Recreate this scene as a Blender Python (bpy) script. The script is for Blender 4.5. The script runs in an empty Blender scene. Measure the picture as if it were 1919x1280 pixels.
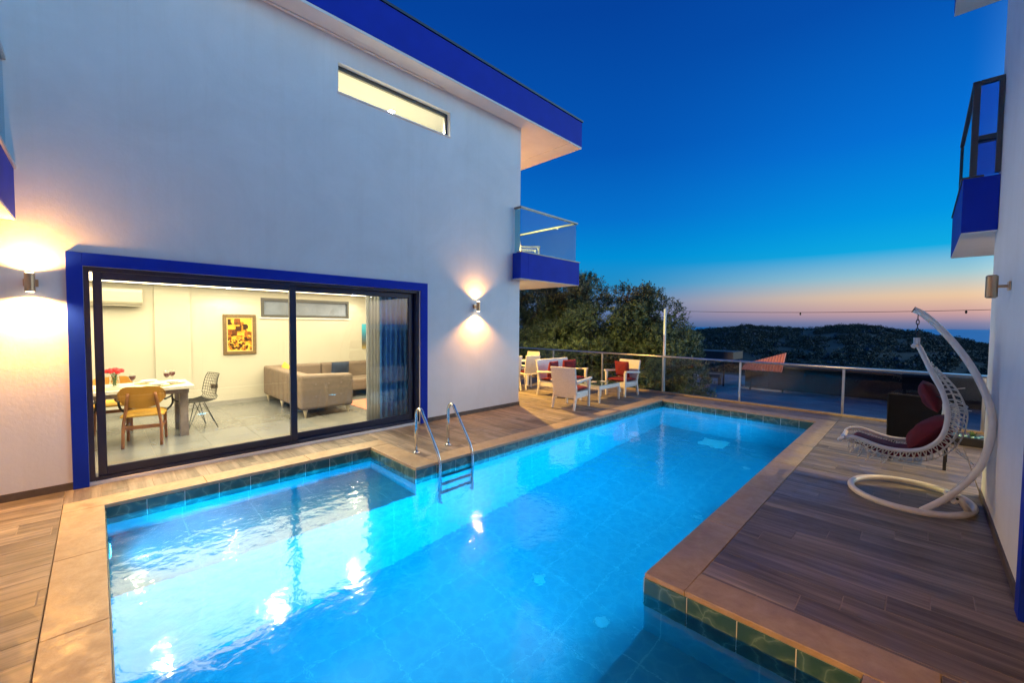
import bpy, bmesh, math, random
from mathutils import Vector, Matrix, noise as mnoise
random.seed(7)
sc = bpy.context.scene
col = sc.collection
PI = math.pi
rad = math.radians

# ------------------------------------------------------------------ camera
H = 1.75
cam_d = bpy.data.cameras.new('camera')
cam_d.lens = 14.50
cam_d.sensor_width = 36.0
cam_d.clip_start = 0.05
cam_d.clip_end = 60000
cam = bpy.data.objects.new('camera', cam_d)
col.objects.link(cam)
yaw, pitch, roll = rad(44.76), rad(-2.316), rad(0.493)
F = Vector((-math.sin(yaw) * math.cos(pitch), math.cos(yaw) * math.cos(pitch), math.sin(pitch)))
R0 = F.cross(Vector((0, 0, 1))).normalized()
U0 = R0.cross(F)
R = R0 * math.cos(roll) + U0 * math.sin(roll)
U = -R0 * math.sin(roll) + U0 * math.cos(roll)
m = Matrix((R, U, -F)).transposed().to_4x4()
m.translation = Vector((0, 0, H))
cam.matrix_world = m
sc.camera = cam

# ------------------------------------------------------------------ render settings
sc.render.engine = 'CYCLES'
sc.view_settings.view_transform = 'Standard'
sc.view_settings.look = 'None'
sc.view_settings.exposure = 0.28
sc.view_settings.gamma = 1.0
sc.view_settings.use_curve_mapping = False
cy = sc.cycles
cy.use_denoising = True
cy.max_bounces = 10
cy.diffuse_bounces = 4
cy.glossy_bounces = 4
cy.transmission_bounces = 6
cy.transparent_max_bounces = 12
cy.caustics_reflective = True
cy.caustics_refractive = True
cy.sample_clamp_indirect = 2.5
cy.blur_glossy = 0.5

# ------------------------------------------------------------------ dusk sky
world = bpy.data.worlds.new('World')
sc.world = world
world.use_nodes = True
wn = world.node_tree.nodes
wl = world.node_tree.links
wn.clear()


def s2l(c):
    return tuple(((v / 255) / 12.92 if v / 255 <= 0.04045 else ((v / 255 + 0.055) / 1.055) ** 2.4) for v in c)


def ramp_node(nodes, stops, interp='LINEAR'):
    r = nodes.new('ShaderNodeValToRGB')
    r.color_ramp.interpolation = interp
    el = r.color_ramp.elements
    while len(el) > 1:
        el.remove(el[-1])
    el[0].position = stops[0][0]
    el[0].color = (*stops[0][1], 1)
    for p, c in stops[1:]:
        e = el.new(p)
        e.color = (*c, 1)
    return r


tc = wn.new('ShaderNodeTexCoord')
sep = wn.new('ShaderNodeSeparateXYZ')
wl.new(tc.outputs['Generated'], sep.inputs[0])
elev = wn.new('ShaderNodeMath'); elev.operation = 'ARCSINE'
wl.new(sep.outputs['Z'], elev.inputs[0])
eln = wn.new('ShaderNodeMapRange')
eln.inputs['From Min'].default_value = rad(-2)
eln.inputs['From Max'].default_value = rad(90)
wl.new(elev.outputs[0], eln.inputs[0])


def E(d):
    return (d + 2) / 92


sunset = ramp_node(wn, [(E(-2), s2l((40, 80, 130))), (E(-0.3), s2l((70, 100, 150))), (E(0.5), s2l((118, 118, 150))), (E(1.5), s2l((190, 148, 145))),
                        (E(3.2), s2l((222, 186, 147))), (E(5.4), s2l((148, 186, 194))), (E(8.0), s2l((14, 158, 208))), (E(11.5), s2l((2, 138, 210))),
                        (E(19), s2l((4, 104, 197))), (E(31), s2l((4, 72, 160))), (E(60), s2l((6, 62, 138))), (E(90), s2l((8, 58, 130)))])
away = ramp_node(wn, [(E(-2), s2l((30, 60, 105))), (E(-0.3), s2l((50, 85, 130))), (E(1.0), s2l((90, 110, 150))), (E(3.0), s2l((90, 122, 165))),
                      (E(5.5), s2l((32, 130, 182))), (E(9), s2l((0, 130, 196))), (E(14), s2l((4, 104, 188))), (E(22), s2l((3, 80, 168))),
                      (E(36), s2l((3, 60, 144))), (E(60), s2l((6, 58, 134))), (E(90), s2l((8, 56, 128)))])
wl.new(eln.outputs[0], sunset.inputs[0])
wl.new(eln.outputs[0], away.inputs[0])
# azimuth of the afterglow: straight past the right-hand villa
dot = wn.new('ShaderNodeVectorMath'); dot.operation = 'DOT_PRODUCT'
nrm = wn.new('ShaderNodeVectorMath'); nrm.operation = 'NORMALIZE'
cmb = wn.new('ShaderNodeCombineXYZ')
wl.new(sep.outputs['X'], cmb.inputs[0]); wl.new(sep.outputs['Y'], cmb.inputs[1])
wl.new(cmb.outputs[0], nrm.inputs[0])
wl.new(nrm.outputs[0], dot.inputs[0])
dot.inputs[1].default_value = (math.sin(rad(30)), math.cos(rad(30)), 0)
azm = wn.new('ShaderNodeMapRange'); azm.interpolation_type = 'SMOOTHSTEP'
azm.inputs['From Min'].default_value = math.cos(rad(62))
azm.inputs['From Max'].default_value = math.cos(rad(16))
wl.new(dot.outputs['Value'], azm.inputs[0])
mixc = wn.new('ShaderNodeMix'); mixc.data_type = 'RGBA'
wl.new(azm.outputs[0], mixc.inputs[0])
wl.new(away.outputs[0], mixc.inputs[6]); wl.new(sunset.outputs[0], mixc.inputs[7])
# extra afterglow added out of view past the right-hand villa, lighting the wall
added_glow = ramp_node(wn, [(E(-2), (0.10, 0.16, 0.25)), (E(-0.3), (0.5, 0.4, 0.4)), (E(1.0), (2.1, 1.55, 1.15)), (E(4), (2.5, 2.35, 2.1)), (E(9), (2.1, 2.7, 2.95)), (E(16), (1.3, 2.35, 3.0)),
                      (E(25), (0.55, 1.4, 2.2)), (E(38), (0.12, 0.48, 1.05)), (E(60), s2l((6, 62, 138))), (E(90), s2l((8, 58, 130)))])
wl.new(eln.outputs[0], added_glow.inputs[0])
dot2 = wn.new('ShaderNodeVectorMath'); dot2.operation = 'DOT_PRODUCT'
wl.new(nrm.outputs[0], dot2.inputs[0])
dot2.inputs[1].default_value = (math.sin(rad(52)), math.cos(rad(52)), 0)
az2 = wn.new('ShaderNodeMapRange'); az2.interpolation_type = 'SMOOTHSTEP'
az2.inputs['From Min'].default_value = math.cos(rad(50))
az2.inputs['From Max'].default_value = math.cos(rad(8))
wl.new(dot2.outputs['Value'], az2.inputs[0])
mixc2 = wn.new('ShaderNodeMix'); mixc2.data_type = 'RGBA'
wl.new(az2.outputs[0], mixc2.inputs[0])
bg = wn.new('ShaderNodeBackground')
bg.inputs['Strength'].default_value = 1.0
wl.new(mixc.outputs[2], mixc2.inputs[6]); wl.new(added_glow.outputs[0], mixc2.inputs[7])
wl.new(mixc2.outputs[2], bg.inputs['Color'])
wo = wn.new('ShaderNodeOutputWorld')
wl.new(bg.outputs[0], wo.inputs[0])

# light levels, in one place
WARM = (1.0, 0.45, 0.10)
ROOM = (1.0, 0.83, 0.54)
CYAN = (0.0, 0.50, 1.0)
P_SCONCE, P_ROOM, P_POOL, P_PATIO = 190, 22, 1180, 800


# ------------------------------------------------------------------ materials
MATS = {}


def new_mat(name):
    mt = bpy.data.materials.new(name)
    mt.use_nodes = True
    n, l = mt.node_tree.nodes, mt.node_tree.links
    b = n['Principled BSDF']
    MATS[name] = mt
    return mt, n, l, b


def coords(n, l, scale=(1, 1, 1), rnd=True, kind='Object'):
    t = n.new('ShaderNodeTexCoord')
    mp = n.new('ShaderNodeMapping')
    mp.inputs['Scale'].default_value = scale
    if rnd:
        oi = n.new('ShaderNodeObjectInfo')
        mu = n.new('ShaderNodeVectorMath'); mu.operation = 'MULTIPLY_ADD'
        cx = n.new('ShaderNodeCombineXYZ')
        for i in range(3):
            l.new(oi.outputs['Random'], cx.inputs[i])
        mu.inputs[1].default_value = (37, 61, 83)
        l.new(cx.outputs[0], mu.inputs[0])
        l.new(t.outputs[kind], mu.inputs[2])
        l.new(mu.outputs[0], mp.inputs['Vector'])
    else:
        l.new(t.outputs[kind], mp.inputs['Vector'])
    return mp.outputs[0]


def nz(n, l, vec, scale, detail=4, rough=0.55, dist=0.0):
    t = n.new('ShaderNodeTexNoise')
    t.inputs['Scale'].default_value = scale
    t.inputs['Detail'].default_value = detail
    t.inputs['Roughness'].default_value = rough
    t.inputs['Distortion'].default_value = dist
    l.new(vec, t.inputs['Vector'])
    return t.outputs['Fac']


def bump(n, l, b, fac, strength=0.2, dist=0.01):
    bp = n.new('ShaderNodeBump')
    bp.inputs['Strength'].default_value = strength
    bp.inputs['Distance'].default_value = dist
    l.new(fac, bp.inputs['Height'])
    l.new(bp.outputs[0], b.inputs['Normal'])


def simple(name, c, rough=0.5, metal=0.0, var=0.12, scale=8.0, bmp=0.0, bscale=60, rnd=True, spec=0.5):
    mt, n, l, b = new_mat(name)
    b.inputs['Roughness'].default_value = rough
    b.inputs['Metallic'].default_value = metal
    b.inputs['Specular IOR Level'].default_value = spec
    v = coords(n, l, rnd=rnd)
    f = nz(n, l, v, scale)
    lo = tuple(max(0, x * (1 - var)) for x in c)
    hi = tuple(min(1, x * (1 + var)) for x in c)
    r = ramp_node(n, [(0.3, lo), (0.7, hi)])
    l.new(f, r.inputs[0])
    l.new(r.outputs[0], b.inputs['Base Color'])
    if bmp:
        bump(n, l, b, nz(n, l, v, bscale, 5), bmp, 0.01)
    return mt


def emit(name, c, s):
    mt, n, l, b = new_mat(name)
    b.inputs['Base Color'].default_value = (*c, 1)
    b.inputs['Emission Color'].default_value = (*c, 1)
    b.inputs['Emission Strength'].default_value = s
    return mt


# stucco: render coat with trowel marks and blisters
mt, n, l, b = new_mat('stucco')
b.inputs['Roughness'].default_value = 0.85
v = coords(n, l, rnd=False)
r = ramp_node(n, [(0.25, (0.70, 0.695, 0.69)), (0.75, (0.82, 0.815, 0.81))])
l.new(nz(n, l, v, 0.9, 8, 0.68, 0.6), r.inputs[0])
vst = coords(n, l, (4.0, 4.0, 0.16), rnd=False)          # faint run-off streaks
rst = ramp_node(n, [(0.28, (0.955, 0.95, 0.94)), (0.5, (1, 1, 1))])
l.new(nz(n, l, vst, 0.9, 8, 0.75, 0.4), rst.inputs[0])
mst = n.new('ShaderNodeMix'); mst.data_type = 'RGBA'; mst.blend_type = 'MULTIPLY'; mst.inputs[0].default_value = 1.0
l.new(r.outputs[0], mst.inputs[6]); l.new(rst.outputs[0], mst.inputs[7]); l.new(mst.outputs[2], b.inputs['Base Color'])
a1 = nz(n, l, v, 28, 6, 0.62, 0.4)
a2 = nz(n, l, v, 3.0, 3)
mx = n.new('ShaderNodeMath'); mx.operation = 'MULTIPLY_ADD'
l.new(a2, mx.inputs[0]); mx.inputs[1].default_value = 2.0; l.new(a1, mx.inputs[2])
bump(n, l, b, mx.outputs[0], 0.16, 0.008)

simple('soffit_white', (0.76, 0.74, 0.71), 0.8, var=0.04, scale=3, bmp=0.08, bscale=30, rnd=False)
simple('blue_paint', (0.0012, 0.024, 0.37), 0.6, var=0.08, scale=3, bmp=0.10, bscale=50, rnd=False, spec=0.15)
simple('navy_frame', (0.006, 0.012, 0.045), 0.35, var=0.1, rnd=False)
simple('dark_frame', (0.05, 0.052, 0.055), 0.4, var=0.1, rnd=False)
simple('aluminium', (0.62, 0.62, 0.60), 0.3, 1.0, var=0.06, rnd=False)
simple('steel_dull', (0.30, 0.42, 0.45), 0.5, var=0.1)
simple('dull_metal', (0.22, 0.22, 0.22), 0.45, 0.6, var=0.1, rnd=False)
simple('chrome', (0.75, 0.76, 0.77), 0.12, 1.0, var=0.03)
simple('ladder_step', (0.06, 0.08, 0.10), 0.4, var=0.1)
simple('steel_lamp', (0.58, 0.40, 0.24), 0.35, 1.0, var=0.05)
simple('plinth', (0.085, 0.065, 0.055), 0.5, var=0.3, scale=12, rnd=False)
simple('grout', (0.30, 0.26, 0.22), 0.9, var=0.15, rnd=False)
simple('pool_grout', (0.62, 0.66, 0.62), 0.8, var=0.08, rnd=False)
simple('room_wall', (0.42, 0.41, 0.36), 0.8, var=0.03, scale=2, bmp=0.05, rnd=False)
simple('room_ceiling', (0.82, 0.80, 0.74), 0.8, var=0.02, rnd=False)
simple('room_skirting', (0.25, 0.25, 0.25), 0.5, var=0.1, rnd=False)
simple('white_wicker', (0.74, 0.72, 0.67), 0.5, var=0.08, scale=40, bmp=0.5, bscale=160)
simple('swing_white', (0.74, 0.70, 0.62), 0.32, var=0.05, scale=15)
simple('cord_white', (0.72, 0.68, 0.58), 0.6, var=0.1, scale=60)
simple('burgundy', (0.105, 0.005, 0.014), 0.9, var=0.25, scale=14, bmp=0.4, bscale=220)
simple('red_cushion', (0.16, 0.008, 0.016), 0.85, var=0.2, scale=14, bmp=0.3, bscale=240)
simple('sofa_fabric', (0.15, 0.115, 0.092), 0.9, var=0.10, scale=20, bmp=0.3, bscale=250)
simple('navy_cushion', (0.015, 0.03, 0.07), 0.9, var=0.2, scale=20, bmp=0.3, bscale=200)
simple('yellow_cushion', (0.55, 0.33, 0.04), 0.9, var=0.15, scale=20, bmp=0.3, bscale=200)
simple('sofa_leg', (0.66, 0.58, 0.42), 0.4, var=0.1)
simple('table_wood', (0.20, 0.16, 0.14), 0.5, var=0.25, scale=10)
simple('table_top', (0.52, 0.49, 0.42), 0.3, var=0.06, scale=6)
simple('chair_wood', (0.22, 0.085, 0.03), 0.45, var=0.25, scale=9)
simple('chair_shell', (0.36, 0.17, 0.02), 0.4, var=0.12, scale=7)
simple('chair_seat', (0.45, 0.25, 0.03), 0.7, var=0.1, scale=30, bmp=0.2, bscale=200)
simple('black_metal', (0.012, 0.012, 0.014), 0.4, var=0.1)
simple('black_seat', (0.008, 0.008, 0.010), 0.7, var=0.2, bmp=0.3, bscale=150, spec=0.15)
simple('porcelain', (0.82, 0.80, 0.75), 0.15, var=0.02)
simple('placemat', (0.50, 0.38, 0.15), 0.9, var=0.2, scale=60)
simple('rose_red', (0.42, 0.008, 0.015), 0.7, var=0.4, scale=60)
simple('stem_green', (0.06, 0.16, 0.03), 0.6, var=0.3)
simple('wine', (0.06, 0.004, 0.012), 0.1, var=0.1)
simple('plastic_white', (0.78, 0.77, 0.72), 0.4, var=0.03)
simple('ac_cream', (0.40, 0.385, 0.33), 0.4, var=0.03)
simple('socket_brown', (0.12, 0.09, 0.06), 0.4, var=0.1)
simple('frame_wood', (0.13, 0.085, 0.04), 0.4, var=0.3, scale=30)
simple('sheer_white', (0.62, 0.63, 0.64), 0.9, var=0.05)
for nm in ('sheer_white',):
    q = MATS[nm].node_tree; tb_ = q.nodes.new('ShaderNodeBsdfTranslucent'); tb_.inputs[0].default_value = (0.5, 0.52, 0.53, 1)
    ms = q.nodes.new('ShaderNodeMixShader'); ms.inputs[0].default_value = 0.8
    q.links.new(q.nodes['Principled BSDF'].outputs[0], ms.inputs[1]); q.links.new(tb_.outputs[0], ms.inputs[2]); q.links.new(ms.outputs[0], q.nodes['Material Output'].inputs[0])
simple('drape_reflection_blue', (0.03, 0.17, 0.44), 0.9, var=0.2, scale=12)  # the sky's reflection in the door glass, put into the drape's colour
simple('bark', (0.13, 0.085, 0.05), 0.9, var=0.4, scale=14, bmp=0.8, bscale=25)
simple('concrete', (0.26, 0.25, 0.24), 0.9, var=0.2, scale=2, bmp=0.2, rnd=False)
simple('asphalt', (0.30, 0.32, 0.34), 0.85, var=0.25, scale=0.7, bmp=0.2, rnd=False)
simple('shed_brown', (0.018, 0.012, 0.010), 0.8, var=0.3, scale=3)
simple('terracotta', (0.52, 0.20, 0.13), 0.6, var=0.15, scale=5)
simple('pole_white', (0.80, 0.78, 0.74), 0.4, var=0.05)
simple('wire_black', (0.02, 0.02, 0.02), 0.6, var=0.1)
simple('pot_clay', (0.12, 0.08, 0.05), 0.8, var=0.3, scale=20)
simple('rock', (0.11, 0.11, 0.115), 0.9, var=0.3, scale=1.5, bmp=0.4, bscale=4, rnd=False)
simple('night_pane', (0.17, 0.20, 0.27), 0.08, var=0.25, scale=2)
simple('bath_blue', (0.10, 0.35, 0.42), 0.3, var=0.2)

def stain(n, l, b, colour, scale):
    """Foot traffic, splashes and dried water marks that run across the joints."""
    g = n.new('ShaderNodeNewGeometry')
    t1 = nz(n, l, g.outputs['Position'], scale, 7, 0.7, 1.0)
    t2 = nz(n, l, g.outputs['Position'], scale * 6, 4, 0.6, 0.5)
    ad = n.new('ShaderNodeMath'); ad.operation = 'MULTIPLY_ADD'
    l.new(t2, ad.inputs[0]); ad.inputs[1].default_value = 0.35; l.new(t1, ad.inputs[2])
    rr = ramp_node(n, [(0.42, (0.84, 0.83, 0.82)), (0.62, (0.98, 0.98, 0.98)), (0.85, (1.08, 1.08, 1.08))])
    l.new(ad.outputs[0], rr.inputs[0])
    mm = n.new('ShaderNodeMix'); mm.data_type = 'RGBA'; mm.blend_type = 'MULTIPLY'; mm.inputs[0].default_value = 1.0
    l.new(colour, mm.inputs[6]); l.new(rr.outputs[0], mm.inputs[7])
    l.new(mm.outputs[2], b.inputs['Base Color'])
    ro = n.new('ShaderNodeMapRange'); ro.inputs['From Min'].default_value = 0.5; ro.inputs['From Max'].default_value = 0.75
    ro.inputs['To Min'].default_value = 0.28; ro.inputs['To Max'].default_value = 0.6
    l.new(ad.outputs[0], ro.inputs[0]); l.new(ro.outputs[0], b.inputs['Roughness'])


# wood-look porcelain planks, grain along local X
mt, n, l, b = new_mat('wood_tile')
b.inputs['Roughness'].default_value = 0.42
v = coords(n, l, (0.9, 16, 1))
v2 = coords(n, l, (0.35, 4.0, 1))
f1 = nz(n, l, v, 1.6, 7, 0.62, 0.6)
f2 = nz(n, l, v2, 2.2, 4, 0.5, 0.3)
r1 = ramp_node(n, [(0.28, (0.07, 0.060, 0.052)), (0.50, (0.175, 0.148, 0.122)), (0.72, (0.32, 0.27, 0.22))])
mxf = n.new('ShaderNodeMath'); mxf.operation = 'MULTIPLY_ADD'
l.new(f2, mxf.inputs[0]); mxf.inputs[1].default_value = 0.75
sb = n.new('ShaderNodeMath'); sb.operation = 'MULTIPLY_ADD'
l.new(f1, sb.inputs[0]); sb.inputs[1].default_value = 0.62; sb.inputs[2].default_value = -0.19
l.new(sb.outputs[0], mxf.inputs[2])
l.new(mxf.outputs[0], r1.inputs[0])
hs = n.new('ShaderNodeHueSaturation')
oi = n.new('ShaderNodeObjectInfo')
mr = n.new('ShaderNodeMapRange'); mr.inputs['To Min'].default_value = 0.78; mr.inputs['To Max'].default_value = 1.22
l.new(oi.outputs['Random'], mr.inputs[0]); l.new(mr.outputs[0], hs.inputs['Value'])
l.new(r1.outputs[0], hs.inputs['Color']); stain(n, l, b, hs.outputs[0], 1.3)
bump(n, l, b, f1, 0.12, 0.004)

# travertine coping
mt, n, l, b = new_mat('travertine')
b.inputs['Roughness'].default_value = 0.6
v = coords(n, l)
f = nz(n, l, v, 9, 9, 0.7, 0.5)
r1 = ramp_node(n, [(0.25, (0.27, 0.20, 0.13)), (0.5, (0.36, 0.275, 0.18)), (0.75, (0.43, 0.34, 0.235))])
l.new(f, r1.inputs[0]); stain(n, l, b, r1.outputs[0], 2.2)
bump(n, l, b, nz(n, l, v, 40, 6, 0.6), 0.3, 0.006)


# sea-green pool tile with pale water-vein print
def pool_tile_mat(name, joints):
    mt, n, l, b = new_mat(name)
    b.inputs['Roughness'].default_value = 0.25
    v = coords(n, l, rnd=not joints)
    wp = n.new('ShaderNodeTexNoise'); wp.inputs['Scale'].default_value = 5; wp.inputs['Detail'].default_value = 3
    l.new(v, wp.inputs['Vector'])
    ad = n.new('ShaderNodeVectorMath'); ad.operation = 'MULTIPLY_ADD'
    l.new(wp.outputs['Color'], ad.inputs[0]); ad.inputs[1].default_value = (0.22, 0.22, 0.22); l.new(v, ad.inputs[2])
    vo = n.new('ShaderNodeTexVoronoi'); vo.feature = 'DISTANCE_TO_EDGE'; vo.inputs['Scale'].default_value = 6
    l.new(ad.outputs[0], vo.inputs['Vector'])
    if joints:
        r1 = ramp_node(n, [(0.0, (0.155, 0.32, 0.37)), (0.08, (0.135, 0.29, 0.345)), (0.22, (0.125, 0.275, 0.335)), (0.5, (0.12, 0.265, 0.325))])
    else:
        r1 = ramp_node(n, [(0.0, (0.12, 0.21, 0.18)), (0.035, (0.055, 0.125, 0.115)), (0.16, (0.028, 0.085, 0.088)), (0.5, (0.02, 0.07, 0.08))])
    l.new(vo.outputs['Distance'], r1.inputs[0])
    out = r1.outputs[0]
    if joints:
        t = n.new('ShaderNodeTexCoord')
        sp = n.new('ShaderNodeSeparateXYZ'); l.new(t.outputs['Object'], sp.inputs[0])
        acc = None
        for i, (size, off) in enumerate(((0.6, 0.0), (0.6, 0.0), (0.6, 0.0))):
            a = n.new('ShaderNodeMath'); a.operation = 'ADD'; a.inputs[1].default_value = 100 * size + off + (0.003 if i < 2 else 0.31)
            l.new(sp.outputs[i], a.inputs[0])
            pp = n.new('ShaderNodeMath'); pp.operation = 'PINGPONG'; pp.inputs[1].default_value = size / 2
            l.new(a.outputs[0], pp.inputs[0])
            gt = n.new('ShaderNodeMath'); gt.operation = 'LESS_THAN'; gt.inputs[1].default_value = 0.0045
            l.new(pp.outputs[0], gt.inputs[0])
            # a face lying across this axis has no joint of its own along it
            ge = n.new('ShaderNodeNewGeometry'); sn = n.new('ShaderNodeSeparateXYZ'); l.new(ge.outputs['True Normal'], sn.inputs[0])
            ab = n.new('ShaderNodeMath'); ab.operation = 'ABSOLUTE'; l.new(sn.outputs[i], ab.inputs[0])
            lt = n.new('ShaderNodeMath'); lt.operation = 'LESS_THAN'; lt.inputs[1].default_value = 0.5; l.new(ab.outputs[0], lt.inputs[0])
            ml = n.new('ShaderNodeMath'); ml.operation = 'MULTIPLY'; l.new(gt.outputs[0], ml.inputs[0]); l.new(lt.outputs[0], ml.inputs[1])
            if acc is None:
                acc = ml.outputs[0]
            else:
                mxn = n.new('ShaderNodeMath'); mxn.operation = 'MAXIMUM'; l.new(acc, mxn.inputs[0]); l.new(ml.outputs[0], mxn.inputs[1]); acc = mxn.outputs[0]
        mm = n.new('ShaderNodeMix'); mm.data_type = 'RGBA'
        l.new(acc, mm.inputs[0]); l.new(out, mm.inputs[6]); mm.inputs[7].default_value = (0.22, 0.40, 0.44, 1)
        out = mm.outputs[2]
    l.new(out, b.inputs['Base Color'])
    return mt


pool_tile_mat('pool_tile', False)
pool_tile_mat('pool_lining', True)

# interior porcelain floor tile
mt, n, l, b = new_mat('floor_tile')
b.inputs['Roughness'].default_value = 0.22
v = coords(n, l)
r1 = ramp_node(n, [(0.3, (0.12, 0.125, 0.125)), (0.7, (0.165, 0.17, 0.165))])
l.new(nz(n, l, v, 1.6, 5, 0.5, 0.2), r1.inputs[0]); l.new(r1.outputs[0], b.inputs['Base Color'])


def glass_mat(name, tint, ior=1.45, rough=0.0, gcol=(1, 1, 1)):
    mt, n, l, b = new_mat(name)
    n.remove(b)
    tr = n.new('ShaderNodeBsdfTransparent'); tr.inputs[0].default_value = (*tint, 1)
    gl = n.new('ShaderNodeBsdfGlossy'); gl.inputs['Roughness'].default_value = rough; gl.inputs[0].default_value = (*gcol, 1)
    fr = n.new('ShaderNodeFresnel')
    ge = n.new('ShaderNodeNewGeometry')
    sw_ = n.new('ShaderNodeMapRange')          # a thin pane mirrors alike from both of its faces
    sw_.inputs['To Min'].default_value = ior; sw_.inputs['To Max'].default_value = 1 / ior
    l.new(ge.outputs['Backfacing'], sw_.inputs[0]); l.new(sw_.outputs[0], fr.inputs[0])
    mx = n.new('ShaderNodeMixShader')
    l.new(fr.outputs[0], mx.inputs[0]); l.new(tr.outputs[0], mx.inputs[1]); l.new(gl.outputs[0], mx.inputs[2])
    l.new(mx.outputs[0], n['Material Output'].inputs[0])
    return mt


glass_mat('door_glass', (0.93, 0.95, 0.95), 1.45)
glass_mat('rail_glass', (0.66, 0.71, 0.76), 1.4)
glass_mat('balcony_glass', (0.56, 0.78, 0.86), 1.14)
glass_mat('twin_glass', (0.45, 0.58, 0.80), 1.5)
glass_mat('clear_glass', (0.92, 0.94, 0.94), 1.35)
glass_mat('dark_glass', (0.05, 0.07, 0.09), 1.5)
glass_mat('table_glass', (0.6, 0.68, 0.66), 1.5)

# water: rippled refracting sheet
mt, n, l, b = new_mat('pool_water')
n.remove(b)
v = coords(n, l, rnd=False)
w1 = nz(n, l, v, 3.2, 2, 0.5, 0.4)
w2 = nz(n, l, v, 11, 3, 0.5, 0.3)
ma = n.new('ShaderNodeMath'); ma.operation = 'MULTIPLY_ADD'; l.new(w2, ma.inputs[0]); ma.inputs[1].default_value = 0.42; l.new(w1, ma.inputs[2])
bp = n.new('ShaderNodeBump'); bp.inputs['Strength'].default_value = 0.35; bp.inputs['Distance'].default_value = 0.018
l.new(ma.outputs[0], bp.inputs['Height'])
rf = n.new('ShaderNodeBsdfRefraction'); rf.inputs['IOR'].default_value = 1.333; rf.inputs['Roughness'].default_value = 0.0
rf.inputs[0].default_value = (0.50, 0.95, 1.0, 1)
gl = n.new('ShaderNodeBsdfGlossy'); gl.inputs['Roughness'].default_value = 0.07
fr = n.new('ShaderNodeFresnel'); fr.inputs[0].default_value = 1.42
for q in (rf, gl, fr):
    l.new(bp.outputs[0], q.inputs['Normal'])
mx = n.new('ShaderNodeMixShader')
l.new(fr.outputs[0], mx.inputs[0]); l.new(rf.outputs[0], mx.inputs[1]); l.new(gl.outputs[0], mx.inputs[2])
l.new(mx.outputs[0], n['Material Output'].inputs[0])

# sea
mt, n, l, b = new_mat('sea_water')
b.inputs['Base Color'].default_value = (0.02, 0.42, 0.62, 1)
b.inputs['Roughness'].default_value = 0.5
b.inputs['Specular IOR Level'].default_value = 0.3
bump(n, l, b, nz(n, l, coords(n, l, rnd=False), 0.02, 4), 0.6, 6.0)

# olive leaves, one tone per leaf spray
def leaf_mat(name, cols):
    mt, n, l, b = new_mat(name)
    b.inputs['Roughness'].default_value = 0.6
    v = coords(n, l, rnd=False)
    w = n.new('ShaderNodeTexWhiteNoise')
    sn = n.new('ShaderNodeVectorMath'); sn.operation = 'SNAP'; sn.inputs[1].default_value = (0.14, 0.14, 0.14)
    l.new(v, sn.inputs[0]); l.new(sn.outputs[0], w.inputs['Vector'])
    r1 = ramp_node(n, [(0.0, cols[0]), (0.5, cols[1]), (1.0, cols[2])])
    l.new(w.outputs['Value'], r1.inputs[0]); l.new(r1.outputs[0], b.inputs['Base Color'])
    return mt


leaf_mat('olive_leaf', ((0.055, 0.08, 0.035), (0.10, 0.135, 0.06), (0.16, 0.195, 0.10)))
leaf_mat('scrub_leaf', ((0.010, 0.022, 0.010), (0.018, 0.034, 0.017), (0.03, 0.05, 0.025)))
leaf_mat('pot_leaf', ((0.05, 0.11, 0.03), (0.08, 0.17, 0.05), (0.12, 0.22, 0.08)))

# hillside: dry scrub soil with paler outcrops
mt, n, l, b = new_mat('hillside')
b.inputs['Roughness'].default_value = 0.95
v = coords(n, l, rnd=False)
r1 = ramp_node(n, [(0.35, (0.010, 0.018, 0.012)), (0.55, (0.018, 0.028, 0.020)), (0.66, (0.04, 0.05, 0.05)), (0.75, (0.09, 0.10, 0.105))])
l.new(nz(n, l, v, 0.09, 8, 0.65), r1.inputs[0]); l.new(r1.outputs[0], b.inputs['Base Color'])

emit('lamp_glow', (1.0, 0.75, 0.40), 25)
emit('spot_glow', (1.0, 0.88, 0.62), 160)
emit('pool_lamp_glow', (0.2, 0.8, 1.0), 8)
emit('added_panel_glow', (1.0, 0.81, 0.48), 6.8)
emit('bulb_off', (0.05, 0.04, 0.03), 0.0)


# generic warm market-like painting: stripes of colour only
mt, n, l, b = new_mat('painting_print')
b.inputs['Roughness'].default_value = 0.35
v = coords(n, l, rnd=False)
vb = n.new('ShaderNodeTexVoronoi'); vb.distance = 'CHEBYCHEV'; vb.inputs['Scale'].default_value = 9; l.new(v, vb.inputs['Vector'])
vs_ = n.new('ShaderNodeTexVoronoi'); vs_.inputs['Scale'].default_value = 26; l.new(v, vs_.inputs['Vector'])
sp = n.new('ShaderNodeSeparateXYZ'); l.new(v, sp.inputs[0])
lowm = n.new('ShaderNodeMapRange'); lowm.inputs['From Min'].default_value = -0.02; lowm.inputs['From Max'].default_value = -0.12; l.new(sp.outputs[2], lowm.inputs[0])
g1 = n.new('ShaderNodeSeparateColor'); l.new(vb.outputs['Color'], g1.inputs[0])
g2 = n.new('ShaderNodeSeparateColor'); l.new(vs_.outputs['Color'], g2.inputs[0])
mf = n.new('ShaderNodeMix'); l.new(lowm.outputs[0], mf.inputs[0]); l.new(g1.outputs[0], mf.inputs[2]); l.new(g2.outputs[0], mf.inputs[3])
ad_ = n.new('ShaderNodeMath'); ad_.operation = 'MULTIPLY_ADD'; l.new(nz(n, l, v, 12, 5), ad_.inputs[0]); ad_.inputs[1].default_value = 0.5; l.new(mf.outputs[0], ad_.inputs[2])
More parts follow.
